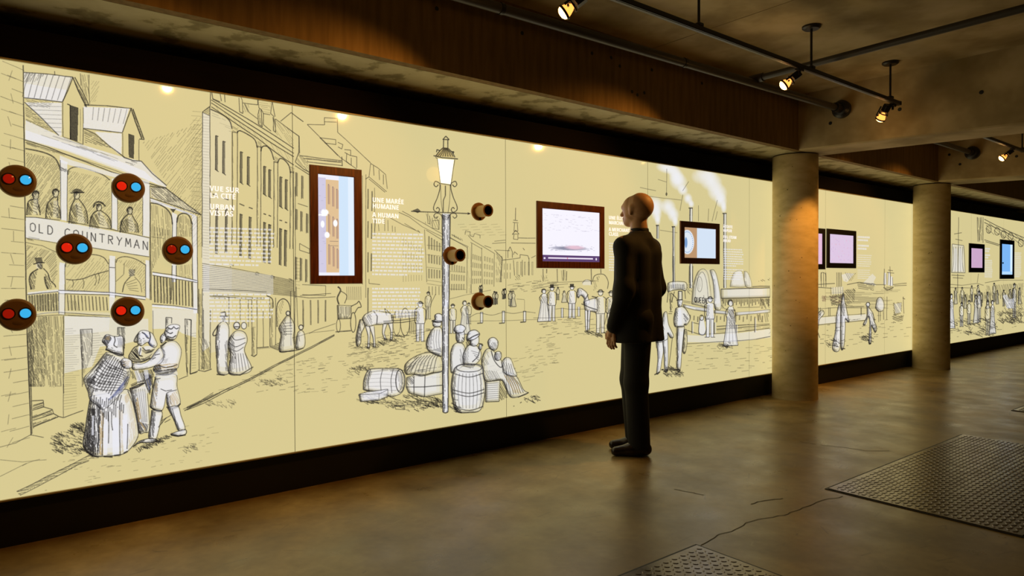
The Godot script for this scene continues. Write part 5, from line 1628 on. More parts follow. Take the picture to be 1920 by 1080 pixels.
	h([1350, 460, 1380, 250, 1380, 480], -50, 4.0, 0.2)

func art_harbour() -> void:
	# between the columns and beyond
	o(1520, 420, 4.408)
	for x in [85, 105, 125, 215, 228, 240, 252]: l([x, 400, x + 2, 520], 0.55, 1.1)
	c([85, 470, 85, 410, 105, 400, 125, 420, 125, 470], 0.45, 1.0)
	f([255, 420, 300, 405, 360, 410, 300, 480, 270, 470], 0.5)
	f([430, 490, 510, 410, 540, 440, 520, 480, 540, 510], 0.45)
	h([280, 400, 380, 400, 340, 470, 290, 470], 60, 2.6, 0.3)
	h([380, 480, 530, 490, 520, 550, 390, 540], 10, 2.0, 0.5)
	ls([[45, 500, 200, 490], [300, 500, 400, 480, 540, 500, 620, 500], [680, 500, 760, 490, 793, 488], [40, 520, 180, 530], [690, 510, 793, 505]], 0.5, 1.3)
	# brig
	for p in [[615, 400, 500], [650, 395, 505], [668, 430, 510]]:
		f([p[0] - 8, p[1], p[0] + 8, p[1] + 6, p[0] + 12, p[2], p[0] - 14, p[2]], 0.7)
		ls([[p[0] - 8, p[1], p[0] - 12, p[2]], [p[0] + 8, p[1] + 10, p[0] + 10, p[2]]], 0.4, 1.0)
	ls([[608, 370, 608, 530], [655, 350, 658, 520], [600, 525, 640, 545, 685, 520], [640, 380, 680, 385], [630, 400, 690, 405]], 0.5, 1.2)
	h([605, 520, 690, 515, 670, 550, 615, 550], 10, 1.8, 0.6)
	for k in 26: l([40 + dr.randf() * 620, 545 + k * 6, 90 + dr.randf() * 700, 545 + k * 6], 0.2, 0.9)
	# wagons and boats
	h([150, 590, 280, 580, 270, 670, 170, 670], 20, 1.7, 0.6)
	h([280, 540, 370, 530, 360, 640, 290, 680], 50, 2.2, 0.5)
	pen = Color8(96, 62, 58)
	h([155, 595, 260, 590, 255, 650, 175, 650], -30, 2.4, 0.6)
	h([90, 590, 130, 590, 125, 640, 95, 640], 70, 2.0, 0.6)
	pen = INKC
	for k in 6: l([165 + k * 20, 520, 168 + k * 20, 590], 0.4, 1.1)
	f([170, 525, 270, 515, 270, 575, 175, 580], 0.3)
	ls([[45, 700, 200, 690, 440, 680], [45, 770, 200, 755, 450, 740]], 0.4, 1.1)
	for x in [65, 80, 148, 160, 415, 418]: l([x, 690, x, 760], 0.5, 1.2)
	f([45, 775, 460, 745, 460, 790, 45, 830], 0.5)
	l([45, 835, 240, 815, 460, 795], 0.5, 1.3)
	# couple, running man, cart horse, others
	cf([215, 740, 235, 660, 248, 700, 245, 780, 240, 1030, 180, 1030, 205, 880], 0.8, 0.65, 1.3)
	cf([250, 670, 268, 570, 282, 640, 300, 720, 315, 810, 285, 780, 285, 860, 272, 1020, 250, 1020, 248, 840], 0.75, 0.75, 1.5)
	h([250, 660, 280, 650, 282, 760, 252, 760], 70, 1.8, 0.6)
	h([205, 740, 222, 740, 215, 1020, 190, 1025], 84, 2.4, 0.4)
	l([255, 1025, 285, 1030], 0.8, 1.8)
	scrib([120, 950, 200, 940, 190, 1020, 120, 1010], 14, 0.45)
	cf([465, 670, 490, 700, 515, 740, 525, 800, 545, 850, 535, 895, 515, 860, 500, 840, 500, 975, 480, 975, 490, 820, 475, 760, 450, 830, 435, 825, 465, 760], 0.72, 0.75, 1.4)
	h([490, 720, 520, 740, 545, 860, 515, 870], 70, 1.9, 0.6)
	ef(473, 668, 14, 18, 0.7)
	el(473, 664, 15, 18, 0.7, 1.4)
	l([480, 980, 500, 988], 0.8, 1.6)
	scrib([395, 915, 480, 900, 470, 965, 400, 950], 16, 0.55)
	cf([535, 690, 550, 620, 580, 605, 605, 650, 600, 710, 560, 720], 0.6, 0.65, 1.3)
	ls([[560, 720, 562, 810], [575, 720, 575, 800], [600, 715, 602, 790], [630, 600, 628, 790]], 0.5, 1.2)
	h([680, 650, 755, 640, 750, 740, 685, 760], 60, 1.9, 0.6)
	f([690, 660, 750, 650, 745, 730, 700, 740], 0.4)
	h([670, 760, 770, 750, 760, 800, 680, 820], 20, 2.0, 0.55)
	ls([[765, 600, 770, 740], [760, 610, 780, 620]], 0.5, 1.3)
	cf([40, 760, 90, 710, 110, 740, 70, 790, 60, 870, 40, 870], 0.5, 0.7, 1.4)
	h([40, 760, 100, 715, 70, 780, 40, 860], 60, 1.8, 0.7)
	ls([[50, 870, 75, 940], [45, 880, 60, 910]], 0.6, 1.4)
	ground([50, 820, 790, 720, 790, 960, 50, 1030], 70, 0.4, -0.1, 8.0)
	# third bay: big ship, crane wheel, market crowd
	o(1760, 400, 4.154)
	f([105, 240, 195, 250, 205, 460, 98, 460], 0.4)
	ls([[105, 238, 195, 250], [98, 460, 208, 462], [155, 30, 150, 460], [120, 160, 180, 150], [130, 200, 185, 212], [105, 240, 98, 460], [195, 252, 206, 460], [148, 470, 148, 620], [100, 480, 200, 485], [110, 500, 190, 505]], 0.55, 1.1)
	for k in 5: c([115 + k * 18, 260, 118 + k * 16, 360, 105 + k * 22, 455], 0.45, 1.1)
	for k in 2: f([122 + k * 38, 270, 142 + k * 38, 275, 148 + k * 40, 450, 112 + k * 40, 450], 0.4)
	ls([[300, 30, 305, 220], [330, 30, 315, 220], [345, 30, 345, 230], [355, 45, 450, 95, 560, 145, 665, 190], [355, 70, 460, 120, 665, 215], [355, 205, 480, 245], [365, 220, 470, 252]], 0.55, 1.2)
	for p in [[390, 125], [455, 140], [505, 165], [560, 180], [640, 230]]:
		el(p[0], p[1], 20, 30, 0.5, 1.1)
		l([p[0] - 24, p[1] - 10, p[0] + 10, p[1] + 24], 0.4, 1.0)
	h([300, 30, 345, 30, 345, 210, 310, 210], 84, 2.0, 0.45)
	h([360, 60, 660, 190, 660, 240, 380, 150], 40, 3.4, 0.3)
	ls([[50, 550, 180, 560, 300, 545, 350, 560], [50, 575, 290, 580], [310, 470, 300, 540], [360, 540, 480, 520, 660, 520]], 0.4, 1.1)
	for k in 26: l([120 + k * 20, 600 + (k * 13) % 40, 122 + k * 20, 660 + (k * 17) % 50], 0.45, 1.6)
	for k in 14: fig(1780 + k * 10.0 + (k % 3) * 2, 566 + (k % 4) * 4, 26 + (k % 3) * 5, k % 2, 0.55, 0.6, 0.3)
	fig(1784, 616, 66, 1, 0.5, 0.7, 0.8)
	fig(1803, 612, 46, 0, 0.6, 0.7, 0.6)
	fig(1817, 608, 46, 0, 0.6, 0.7, 0.4)
	fig(1830, 606, 54, 1, 0.5, 0.7, 0.6)
	fig(1836, 604, 60, 0, 0.5, 0.7, 0.5)
	fig(1852, 628, 66, 0, 0.5, 0.75, 0.3)
	fig(1861, 626, 64, 1, 0.5, 0.75, 0.7)
	fig(1902, 596, 66, 0, 0.45, 0.7, 0.5)
	o(1760, 400, 4.154)
	f([500, 640, 530, 630, 550, 670, 590, 660, 585, 740, 530, 740], 0.7)
	h([500, 640, 660, 640, 640, 840, 520, 840], 60, 2.4, 0.4)
	h([370, 560, 660, 540, 650, 640, 370, 640], 75, 2.2, 0.35)
	h([160, 640, 440, 600, 420, 680, 170, 690], 80, 2.4, 0.35)
	scrib([70, 820, 420, 800, 420, 950, 90, 930], 60, 0.45)
	scrib([440, 760, 640, 760, 640, 850, 460, 840], 40, 0.5)
	ground([60, 820, 650, 740, 650, 880, 60, 980], 60, 0.4, -0.1, 7.0)

func art_text() -> void:
	rows(393, 516, 427, 7.5, 10, 0.03)
	rows(393, 512, 552, 7.1, 8, 0.0)
	rows(698, 796, 438, 6.9, 12, 0.02)
	rows(698, 792, 541, 6.8, 8, 0.0)
	rows(1142, 1186, 456, 5.0, 11, 0.04, 0.75, 1.9)
	rows(1357, 1395, 467, 4.4, 8, 0.04, 0.8, 1.8)
	rows(1357, 1395, 505, 4.4, 5, 0.03, 0.8, 1.8)
	rows(1608, 1631, 444, 5.6, 2, 0.05, 0.95, 3.2)
	rows(1608, 1631, 460, 5.6, 2, 0.05, 0.95, 3.2)
	rows(1608, 1635, 478, 4.0, 6, 0.04, 0.6, 1.5)
	rows(1608, 1632, 506, 3.8, 5, 0.03, 0.5, 1.5)
	rows(1847, 1858, 466, 4.5, 2, 0.05, 0.95, 2.8)
	rows(1847, 1858, 478, 4.5, 2, 0.05, 0.95, 2.8)
	rows(1846, 1862, 488, 3.4, 10, 0.03, 0.55, 2.2)
	rows(1902, 1916, 474, 3.4, 14, 0.03, 0.55, 2.2)
	rows(1774, 1783, 485, 3.6, 9, 0.03, 0.5, 1.8)

# ---------------------------------------------------------------- mural panels
func mural() -> void:
	dr.seed = 11
	for i in NPAN:
		var ppm := 620.0 if i < 2 else (540.0 if i < 4 else 360.0)
		cans.append(Canvas.new(SEAM + PW * (i - 1), MT, PW, MT - MB, ppm, PAPER))
	art_tavern()
	art_dancers()
	art_arcade()
	art_street()
	art_cargo()
	art_steamer()
	art_quay()
	art_harbour()
	art_text()
	var labels := ["backlit mural panel with the tavern balcony and three dancers drawn on it",
		"backlit mural panel with the street lamp post and barrels drawn on it",
		"backlit mural panel with strolling couples and horses drawn under a wide monitor",
		"backlit mural panel with the smoking steamer and gentlemen drawn on it",
		"backlit mural panel half hidden behind the first round column",
		"backlit mural panel with a running man and a walking couple drawn on it",
		"backlit mural panel with a two-masted ship drawn beside the second column",
		"backlit mural panel mostly hidden behind the second round column",
		"backlit mural panel with a crane arm and market crowd drawn on it",
		"backlit mural panel with a tall blue screen over a drawn market crowd"]
	for i in NPAN:
		var t := thing("lightbox_panel", labels[i], "mural panel", Vector3(SEAM + PW * (i - 0.5), MB, 0), "backlit mural panels")
		var cv := cans[i]
		var im := Image.create_from_data(cv.w, cv.h, false, Image.FORMAT_RGB8, cv.b)
		im.generate_mipmaps()
		var tex := ImageTexture.create_from_image(im)
		var m := mat(Color(0.5, 0.5, 0.5), 0.05)
		m.albedo_texture = tex
		m.emission_enabled = true
		m.emission = Color.WHITE
		m.emission_operator = BaseMaterial3D.EMISSION_OP_MULTIPLY
		m.emission_texture = tex
		m.emission_energy_multiplier = GLOW
		var hw := PW * 0.5 - 0.0015
		var hh := MT - MB
		var st := SurfaceTool.new()
		st.begin(Mesh.PRIMITIVE_TRIANGLES)
		var e := 0.0015 / PW
		for q in [[-hw, hh, e, 0.0], [hw, hh, 1.0 - e, 0.0], [hw, 0.0, 1.0 - e, 1.0], [-hw, hh, e, 0.0], [hw, 0.0, 1.0 - e, 1.0], [-hw, 0.0, e, 1.0]]:
			st.set_normal(Vector3(0, 0, 1))
			st.set_uv(Vector2(q[2], q[3]))
			st.add_vertex(Vector3(q[0], q[1], 0))
		part("printed_face", st.commit(), m, t)
		part("acrylic_sheet", box(PW - 0.004, hh, 0.012), M.seam, t, Vector3(0, hh * 0.5, -0.0075))
		part("top_edging", box(PW, 0.007, 0.03), M.edge, t, Vector3(0, hh - 0.0005, 0.0))
		part("bottom_edging", box(PW, 0.007, 0.03), M.edge, t, Vector3(0, 0.0005, 0.0))
	# white headings printed large
	heading(0, ["VUE SUR", "LA CITÉ", "URBAN", "VISTAS"], 393, [353, 366, 387, 399], 9.6)
	heading(1, ["UNE MARÉE", "HUMAINE", "A HUMAN", "TIDE"], 698, [374.5, 386, 402.5, 414], 8.6)
	heading(2, ["UNE ÉLITE", "MARCHANDE", "A MERCHANT", "CLASS"], 1141.5, [408, 417, 430, 438.5], 6.6)
	heading(3, ["À TOUTE", "VAPEUR", "FULL STEAM", "AHEAD"], 1356, [424.5, 432, 444, 451], 5.4)
	# glowing pane laid over the printed street lantern, added to brighten it
	var pane := SurfaceTool.new()
	pane.begin(Mesh.PRIMITIVE_TRIANGLES)
	var p1 := get_node("lightbox_panel_001")
	var cs := []
	for q in [[820, 468], [966, 478], [935, 698], [847, 686]]:
		cs.append(wp(650 + q[0] / 4.8, 200 + q[1] / 4.8, 0.0025) - p1.position)
	quad(pane, cs[0], cs[3], cs[2], cs[1])
	var pm := mat(Color(0.6, 0.6, 0.55), 0.2)
	pm.emission_enabled = true
	pm.emission = Color8(255, 244, 214)
	pm.emission_energy_multiplier = 1.5
	part("added_lantern_pane", pane.commit(), pm, p1)
	var ol := OmniLight3D.new()  # added lamp in front of the print, makes the halo round the lantern
	ol.name = "added_halo_light"
	ol.light_color = Color(1.0, 0.74, 0.32)
	ol.light_energy = 0.009
	ol.light_size = 0.06
	ol.omni_range = 20.0
	ol.omni_attenuation = 2.0
	ol.shadow_enabled = true
	ol.position = wp(836, 322, 0.07)
	add_child(ol)

func heading(panel: int, words: Array, px: float, ys: Array, cap: float) -> void:
	var p := get_node("lightbox_panel" if panel == 0 else "lightbox_panel_%03d" % panel)
	var fnt := SystemFont.new()
	fnt.font_names = PackedStringArray(["Droid Sans"])
	fnt.font_weight = 700
	var m := mat(Color8(240, 240, 240), 0.4)
	m.emission_enabled = true
	m.emission = Color8(250, 246, 246)
	m.emission_energy_multiplier = GLOW
	for i in words.size():
		var t := TextMesh.new()
		t.text = words[i]
		t.font = fnt
		t.font_size = 64
		t.depth = 0.0008
		t.curve_step = 2.0
		t.horizontal_alignment = HORIZONTAL_ALIGNMENT_LEFT
		t.vertical_alignment = VERTICAL_ALIGNMENT_CENTER
		var at := wp(px, ys[i], 0.001)
		var hgt := wp(px, ys[i] - cap * 0.5).y - wp(px, ys[i] + cap * 0.5).y
		t.pixel_size = hgt / (64.0 * 0.72)
		part("heading_line", t, m, p, at - p.position)

# ---------------------------------------------------------------- monitors set into the mural
func frame_mesh(w: float, h: float, b: float, d: float) -> ArrayMesh:     # picture-frame with bevelled inner lip, back at z = 0
	var st := SurfaceTool.new()
	st.begin(Mesh.PRIMITIVE_TRIANGLES)
	var c := 0.003
	var rings := [[0.0, 0.0], [0.0, d - c], [c, d], [b - c, d], [b, d - c], [b, 0.0]]
	for k in rings.size() - 1:
		for s in 4:
			var v := []
			for r in [rings[k], rings[k + 1]]:
				for j in [s, (s + 1) % 4]:
					var sx: float = [-1, 1, 1, -1][j]
					var sy: float = [-1, -1, 1, 1][j]
					v.append(Vector3(sx * (w * 0.5 - r[0]), sy * (h * 0.5 - r[0]), r[1]))
			quad(st, v[0], v[1], v[3], v[2])
	return st.commit()

func screen_image(kind: int, w: int, h: int) -> ImageTexture:
	var im := Image.create_empty(w, h, false, Image.FORMAT_RGB8)
	var r := RandomNumberGenerator.new()
	r.seed = 90 + kind
	match kind:
		0:   # sketch of a house front with masks beside a blue strip
			im.fill(Color8(236, 236, 246))
			im.fill_rect(Rect2i(int(w * 0.58), 0, int(w * 0.42), h), Color8(206, 226, 246))
			im.fill_rect(Rect2i(int(w * 0.84), 0, int(w * 0.16), h), Color8(224, 236, 250))
			im.fill_rect(Rect2i(int(w * 0.2), int(h * 0.045), int(w * 0.38), int(h * 0.925)), Color8(222, 190, 146))
			im.fill_rect(Rect2i(0, int(h * 0.03), int(w * 0.22), int(h * 0.94)), Color8(206, 200, 222))
			for k in 3:
				for j in 3:
					im.fill_rect(Rect2i(int(w * (0.28 + j * 0.115)), int(h * (0.09 + k * 0.3 + j * 0.02)), int(w * 0.035), int(h * 0.2)), Color8(150, 128, 124))
					im.fill_rect(Rect2i(int(w * (0.295 + j * 0.115)), int(h * (0.1 + k * 0.3 + j * 0.02)), int(w * 0.05), int(h * 0.19)), Color8(196, 160, 130))
			im.fill_rect(Rect2i(int(w * 0.32), int(h * 0.655), int(w * 0.24), 2), Color8(150, 128, 110))
			im.fill_rect(Rect2i(int(w * 0.32), int(h * 0.7), int(w * 0.24), 2), Color8(150, 128, 110))
			for b in [[0.12, 0.37, 0.12, 0.035], [0.05, 0.4, 0.16, 0.012], [0.06, 0.49, 0.06, 0.04], [0.41, 0.475, 0.07, 0.04], [0.18, 0.595, 0.08, 0.035]]:
				blob(im, Vector2(w * b[0] + w * 0.06, h * b[1]), w * b[2], h * b[3], Color8(252, 252, 255), 1.0)
			for k in 14: im.fill_rect(Rect2i(int(w * r.randf_range(0.02, 0.18)), int(h * r.randf_range(0.05, 0.95)), int(w * 0.06), 1), Color8(170, 164, 190))
		1:   # pale engraving of a ship with a player bar below
			im.fill(Color8(243, 240, 250))
			for k in 90:
				var x := r.randf() * w
				var y: float = [0.12, 0.2, 0.3, 0.38][k % 4] * h + r.randf_range(-10, 10)
				im.fill_rect(Rect2i(int(x), int(y), r.randi_range(4, 22), 1), Color8(186, 180, 200))
			for k in 60: im.fill_rect(Rect2i(int(w * r.randf_range(0.1, 0.9)), int(h * r.randf_range(0.68, 0.8)), r.randi_range(3, 20), 1), Color8(150, 146, 170))
			blob(im, Vector2(w * 0.46, h * 0.74), w * 0.36, h * 0.045, Color8(140, 140, 160), 0.6)
			blob(im, Vector2(w * 0.55, h * 0.72), w * 0.2, h * 0.05, Color8(226, 190, 206), 0.6)
			im.fill_rect(Rect2i(0, int(h * 0.88), w, int(h * 0.12) + 1), Color8(92, 66, 112))
			im.fill_rect(Rect2i(int(w * 0.1), int(h * 0.925), int(w * 0.78), int(h * 0.03)), Color8(236, 226, 240))
			im.fill_rect(Rect2i(int(w * 0.42), int(h * 0.925), 4, int(h * 0.03)), Color8(226, 60, 110))
			blob(im, Vector2(w * 0.04, h * 0.94), w * 0.02, h * 0.02, Color8(240, 235, 245), 1.0)
			blob(im, Vector2(w * 0.94, h * 0.94), w * 0.015, h * 0.03, Color8(240, 235, 245), 1.0)
		2:   # a painted plate on brown, blank blue page
			im.fill(Color8(214, 228, 246))
			im.fill_rect(Rect2i(0, 0, int(w * 0.4), h), Color8(190, 150, 112))
			blob(im, Vector2(w * 0.1, h * 0.48), w * 0.22, h * 0.42, Color8(226, 234, 246), 3.0)
			for k in 30: blob(im, Vector2(w * 0.1 + cos(k * 0.21) * w * 0.17, h * 0.48 + sin(k * 0.21) * h * 0.34), w * 0.012, h * 0.02, Color8(112, 150, 204), 1.0)
			blob(im, Vector2(w * 0.06, h * 0.5), w * 0.05, h * 0.2, Color8(120, 156, 206), 1.0)
		3, 4, 5:   # pinkish pages
			im.fill([Color8(240, 196, 222), Color8(232, 208, 236), Color8(226, 186, 224)][kind - 3])
			for k in 120: im.fill_rect(Rect2i(int(w * r.randf()), int(h * r.randf()), r.randi_range(2, 10), r.randi_range(2, 12)), [Color8(214, 186, 226), Color8(222, 222, 236), Color8(236, 190, 210)][k % 3])
		6:   # blue portrait screen with a small dark figure
			im.fill(Color8(120, 176, 236))
			im.fill_rect(Rect2i(int(w * 0.8), 0, int(w * 0.2), h), Color8(206, 228, 250))
			im.fill_rect(Rect2i(0, int(h * 0.9), w, int(h * 0.1)), Color8(176, 212, 248))
			blob(im, Vector2(w * 0.14, h * 0.62), w * 0.08, h * 0.03, Color8(30, 50, 70), 1.5)
	return ImageTexture.create_from_image(im)

func blob(im: Image, ctr: Vector2, rx: float, ry: float, col: Color, hard: float) -> void:
	for y in range(maxi(0, int(ctr.y - ry)), mini(im.get_height(), int(ctr.y + ry) + 1)):
		for x in range(maxi(0, int(ctr.x - rx)), mini(im.get_width(), int(ctr.x + rx) + 1)):
			var d := Vector2((x - ctr.x) / rx, (y - ctr.y) / ry).length_squared()
			if d < 1.0: im.set_pixel(x, y, im.get_pixel(x, y).lerp(col, minf(1.0, (1.0 - d) * 2.0 * hard)))

func monitors() -> void:
	# kind, frame x0, x1, y0, y1, border, wood?, glow, label
	var list := [
		[0, 1.508, 1.834, 1.184, 1.876, 0.05, true, 1.05, "tall wood-framed monitor showing a house front beside the lamp post"],
		[1, 3.237, 3.948, 1.289, 1.786, 0.052, true, 1.05, "wide wood-framed monitor showing a ship engraving above strolling couples"],
		[2, 4.925, 5.513, 1.34, 1.724, 0.055, true, 1.0, "small wood-framed monitor showing a round plate above the steamer"],
		[3, 6.85, 7.541, 1.303, 1.765, 0.06, false, 0.95, "black-framed pink monitor partly hidden by the first round column"],
		[4, 7.588, 8.293, 1.32, 1.77, 0.06, false, 0.92, "black-framed lilac monitor above the walking couple drawing"],
		[5, 12.08, 12.75, 1.282, 1.738, 0.075, false, 0.8, "black-framed mauve portrait monitor beside the drawn sailing ship"],
		[6, 13.525, 14.255, 1.176, 1.846, 0.075, false, 1.1, "tall black-framed monitor with a blue picture on the far panels"]]
	for a in list:
		var w: float = a[2] - a[1]
		var hgt: float = a[4] - a[3]
		var t := thing("wall_monitor", a[8], "monitor", Vector3((a[1] + a[2]) * 0.5, (a[3] + a[4]) * 0.5, 0.001), "monitors in the mural")
		var b: float = a[5]
		part("frame", frame_mesh(w, hgt, b, 0.016), M.wood if a[6] else M.black_frame, t)
		var iw := w - b * 2.0
		var ih := hgt - b * 2.0
		var st := SurfaceTool.new()
		st.begin(Mesh.PRIMITIVE_TRIANGLES)
		for q in [[-1, 1, 0, 0], [1, 1, 1, 0], [1, -1, 1, 1], [-1, 1, 0, 0], [1, -1, 1, 1], [-1, -1, 0, 1]]:
			st.set_normal(Vector3(0, 0, 1))
			st.set_uv(Vector2(q[2], q[3]))
			st.add_vertex(Vector3(q[0] * iw * 0.5, q[1] * ih * 0.5, 0.006))
		var sc := 400.0 / maxf(iw, ih)
		var tex := screen_image(a[0], int(iw * sc), int(ih * sc))
		var m := mat(Color(0.05, 0.05, 0.05), 0.15)
		m.emission_enabled = true
		m.emission = Color.WHITE
		m.emission_operator = BaseMaterial3D.EMISSION_OP_MULTIPLY
		m.emission_texture = tex
		m.emission_energy_multiplier = a[7]
		part("screen", st.commit(), m, t)
		var al := AreaLight3D.new()
		al.name = "screen_glow"
		al.area_size = Vector2(iw, ih)
		al.light_color = Color(0.85, 0.88, 1.0)
		al.light_energy = 0.03 * iw * ih / 0.2
		al.area_range = 20.0
		al.shadow_enabled = true
		al.position = Vector3(0, 0, 0.02)
		al.rotation.y = PI
		t.add_child(al)

# ---------------------------------------------------------------- stereo viewers and listening tubes
func viewers() -> void:
	var rub := mat(Color8(138, 104, 56), 0.5)
	var well := mat(Color8(26, 18, 12), 0.6)
	var notch := mat(Color8(124, 92, 48), 0.6)
	var spots := [[32, 340, 0, "highest stereo viewer by the drawn stone wall, red lens dark"], [240, 353, 1, "stereo viewer on the tavern roof edge, red lens bright"], [139, 467, 1, "stereo viewer below the word OLD on the tavern sign"], [332.5, 470, 0, "stereo viewer on the small tavern wing, red lens dark"], [31.5, 590, 0, "lowest stereo viewer by the drawn stone wall, red lens dark"], [239, 584, 1, "stereo viewer above the dancing group, red lens bright"]]
	for s in spots:
		var t := thing("stereo_viewer", s[3], "stereo viewer", wp(s[0], s[1], 0.0), "stereo viewers on the mural")
		var up := Basis(Vector3(1, 0, 0), PI / 2)
		part("eyepiece_body", lathe([[0.0, 0.0], [0.073, 0.0], [0.0735, 0.012], [0.07, 0.02], [0.062, 0.0245], [0.0, 0.026]], 48), rub, t, Vector3.ZERO, up)
		for k in 2:
			var x := -0.031 if k == 0 else 0.031
			var lw := part("lens_well", lathe([[0.0, 0.0245], [0.022, 0.0245], [0.0235, 0.0275], [0.026, 0.0275], [0.027, 0.024]], 28), well, t, Vector3(x, 0.006, 0.0), up)
			var red := k == 0
			var m := mat(Color8(120, 12, 8) if red else Color8(30, 90, 130), 0.15)
			m.emission_enabled = true
			m.emission = Color8(235, 38, 14) if red else Color8(60, 182, 240)
			m.emission_energy_multiplier = (0.85 if s[2] == 1 else 0.32) if red else 0.95
			var ln := part("backlight_lens", lathe([[0.021, 0.0262], [0.014, 0.0285], [0.0, 0.0292]], 24), m, lw)
			ln.set_meta("label", "glowing red lens" if red else "glowing blue lens")
		var nose := SphereMesh.new()
		nose.radius = 0.5
		nose.height = 1.0
		nose.radial_segments = 20
		nose.rings = 10
		part("nose_notch", nose, notch, t, Vector3(0.004, -0.036, 0.021), Basis.from_scale(Vector3(0.062, 0.03, 0.012)))
	var tan_ := mat(Color8(186, 124, 62), 0.55)
	var cream := mat(Color8(196, 162, 108), 0.5)
	var bore := mat(Color8(10, 7, 6), 0.9)
	for s in [[897, 397, "listening tube at the end of the drawn lamp post crossbar"], [845, 479.5, "listening tube halfway up the drawn lamp post"], [897, 565, "listening tube above the drawn chain fence"]]:
		var t := thing("listening_tube", s[2], "listening tube", wp(s[0], s[1], 0.0), "listening tubes on the mural")
		var up := Basis(Vector3(1, 0, 0), PI / 2)
		part("base_disc", lathe([[0.0, 0.0], [0.062, 0.0], [0.0625, 0.01], [0.058, 0.015], [0.0, 0.016]], 40), tan_, t, Vector3.ZERO, up)
		var tb := part("tube_body", lathe([[0.04, 0.014], [0.04, 0.108], [0.042, 0.111]], 36), cream, t, Vector3.ZERO, up)
		part("tube_rim", lathe([[0.042, 0.111], [0.042, 0.115], [0.032, 0.115], [0.031, 0.11]], 36), tan_, tb)
		part("tube_bore", lathe([[0.031, 0.111], [0.028, 0.03], [0.0, 0.03]], 32), bore, tb)
		part("button", lathe([[0.009, 0.014], [0.009, 0.019], [0.0, 0.02]], 16), bore, t, Vector3(0.004, -0.05, 0), up)

# ---------------------------------------------------------------- pipes and track lights
func pipes() -> void:
	var a := Vector3(-3.9, 2.752, 0.58)
	var b := Vector3(6.18, 2.745, 0.84)
	var t := thing("sprinkler_pipe", "grey ceiling pipe along the long beam with a dark branch crossing the track", "pipe", a)
	part("pipe_run", tube(Vector3.ZERO, b - a, 0.03, 24), M.pipe, t)
	for x in [0.62, 0.78]:
		var p: Vector3 = (b - a) * x
		part("hanger_strap", tube(p - (b - a).normalized() * 0.012, p + (b - a).normalized() * 0.012, 0.034, 24), M.track, t)
	var fl := lathe([[0.0, 0.0], [0.075, 0.0], [0.08, 0.01], [0.08, 0.05], [0.06, 0.07], [0.042, 0.075], [0.04, 0.16], [0.0, 0.16]], 32)
	part("flange", fl, M.track, t, b - a + Vector3(0.035, 0, 0), Basis(Vector3(0, 0, 1), PI / 2))
	var c := Vector3(4.84, 2.785, 0.81)
	part("branch_run", tube(Vector3.ZERO, Vector3(0, 0.02, 5.8), 0.024, 20), M.pipe, t, c - a)
	part("tee_collar", lathe([[0.0, -0.05], [0.034, -0.05], [0.034, 0.06], [0.0, 0.06]], 20), M.pipe, t, c - a, Basis(Vector3(1, 0, 0), PI / 2))
	var d := Vector3(6.69, 2.745, 0.80)
	var t3 := thing("sprinkler_pipe", "grey ceiling pipe in the bay beyond the first cross beam", "pipe", d)
	part("pipe_run", tube(Vector3.ZERO, Vector3(2.95, 0, 0), 0.03, 20), M.pipe, t3)
	part("flange", fl, M.track, t3, Vector3(2.985, 0, 0), Basis(Vector3(0, 0, 1), PI / 2))

func track(x0: float, x1: float, z: float, stems: Array, label: String) -> void:
	var t := thing("lighting_track", label, "track", Vector3(x0, 2.66, z))
	part("rail", cbox(Vector3(x1 - x0, 0.03, 0.036), 0.004), M.track, t, Vector3((x1 - x0) * 0.5, 0, 0))
	part("conductor_slot", box(x1 - x0 - 0.05, 0.003, 0.014), M.pipe, t, Vector3((x1 - x0) * 0.5, -0.0155, 0))
	part("end_cap", cbox(Vector3(0.02, 0.034, 0.04), 0.004), M.track, t, Vector3(x1 - x0, 0, 0))
	for s in stems:
		part("stem", tube(Vector3(0, 0.0, 0), Vector3(0, CEIL - 2.66 - 0.015, 0), 0.008, 12), M.track, t, Vector3(s - x0, 0, 0))
		part("stem_clip", cbox(Vector3(0.045, 0.02, 0.04), 0.003), M.track, t, Vector3(s - x0, 0.022, 0))
		part("ceiling_canopy", lathe([[0.0, CEIL - 2.66 - 0.022], [0.05, CEIL - 2.66 - 0.022], [0.062, CEIL - 2.66 - 0.012], [0.062, CEIL - 2.66], [0.0, CEIL - 2.66]], 32), M.track, t, Vector3(s - x0, 0, 0))

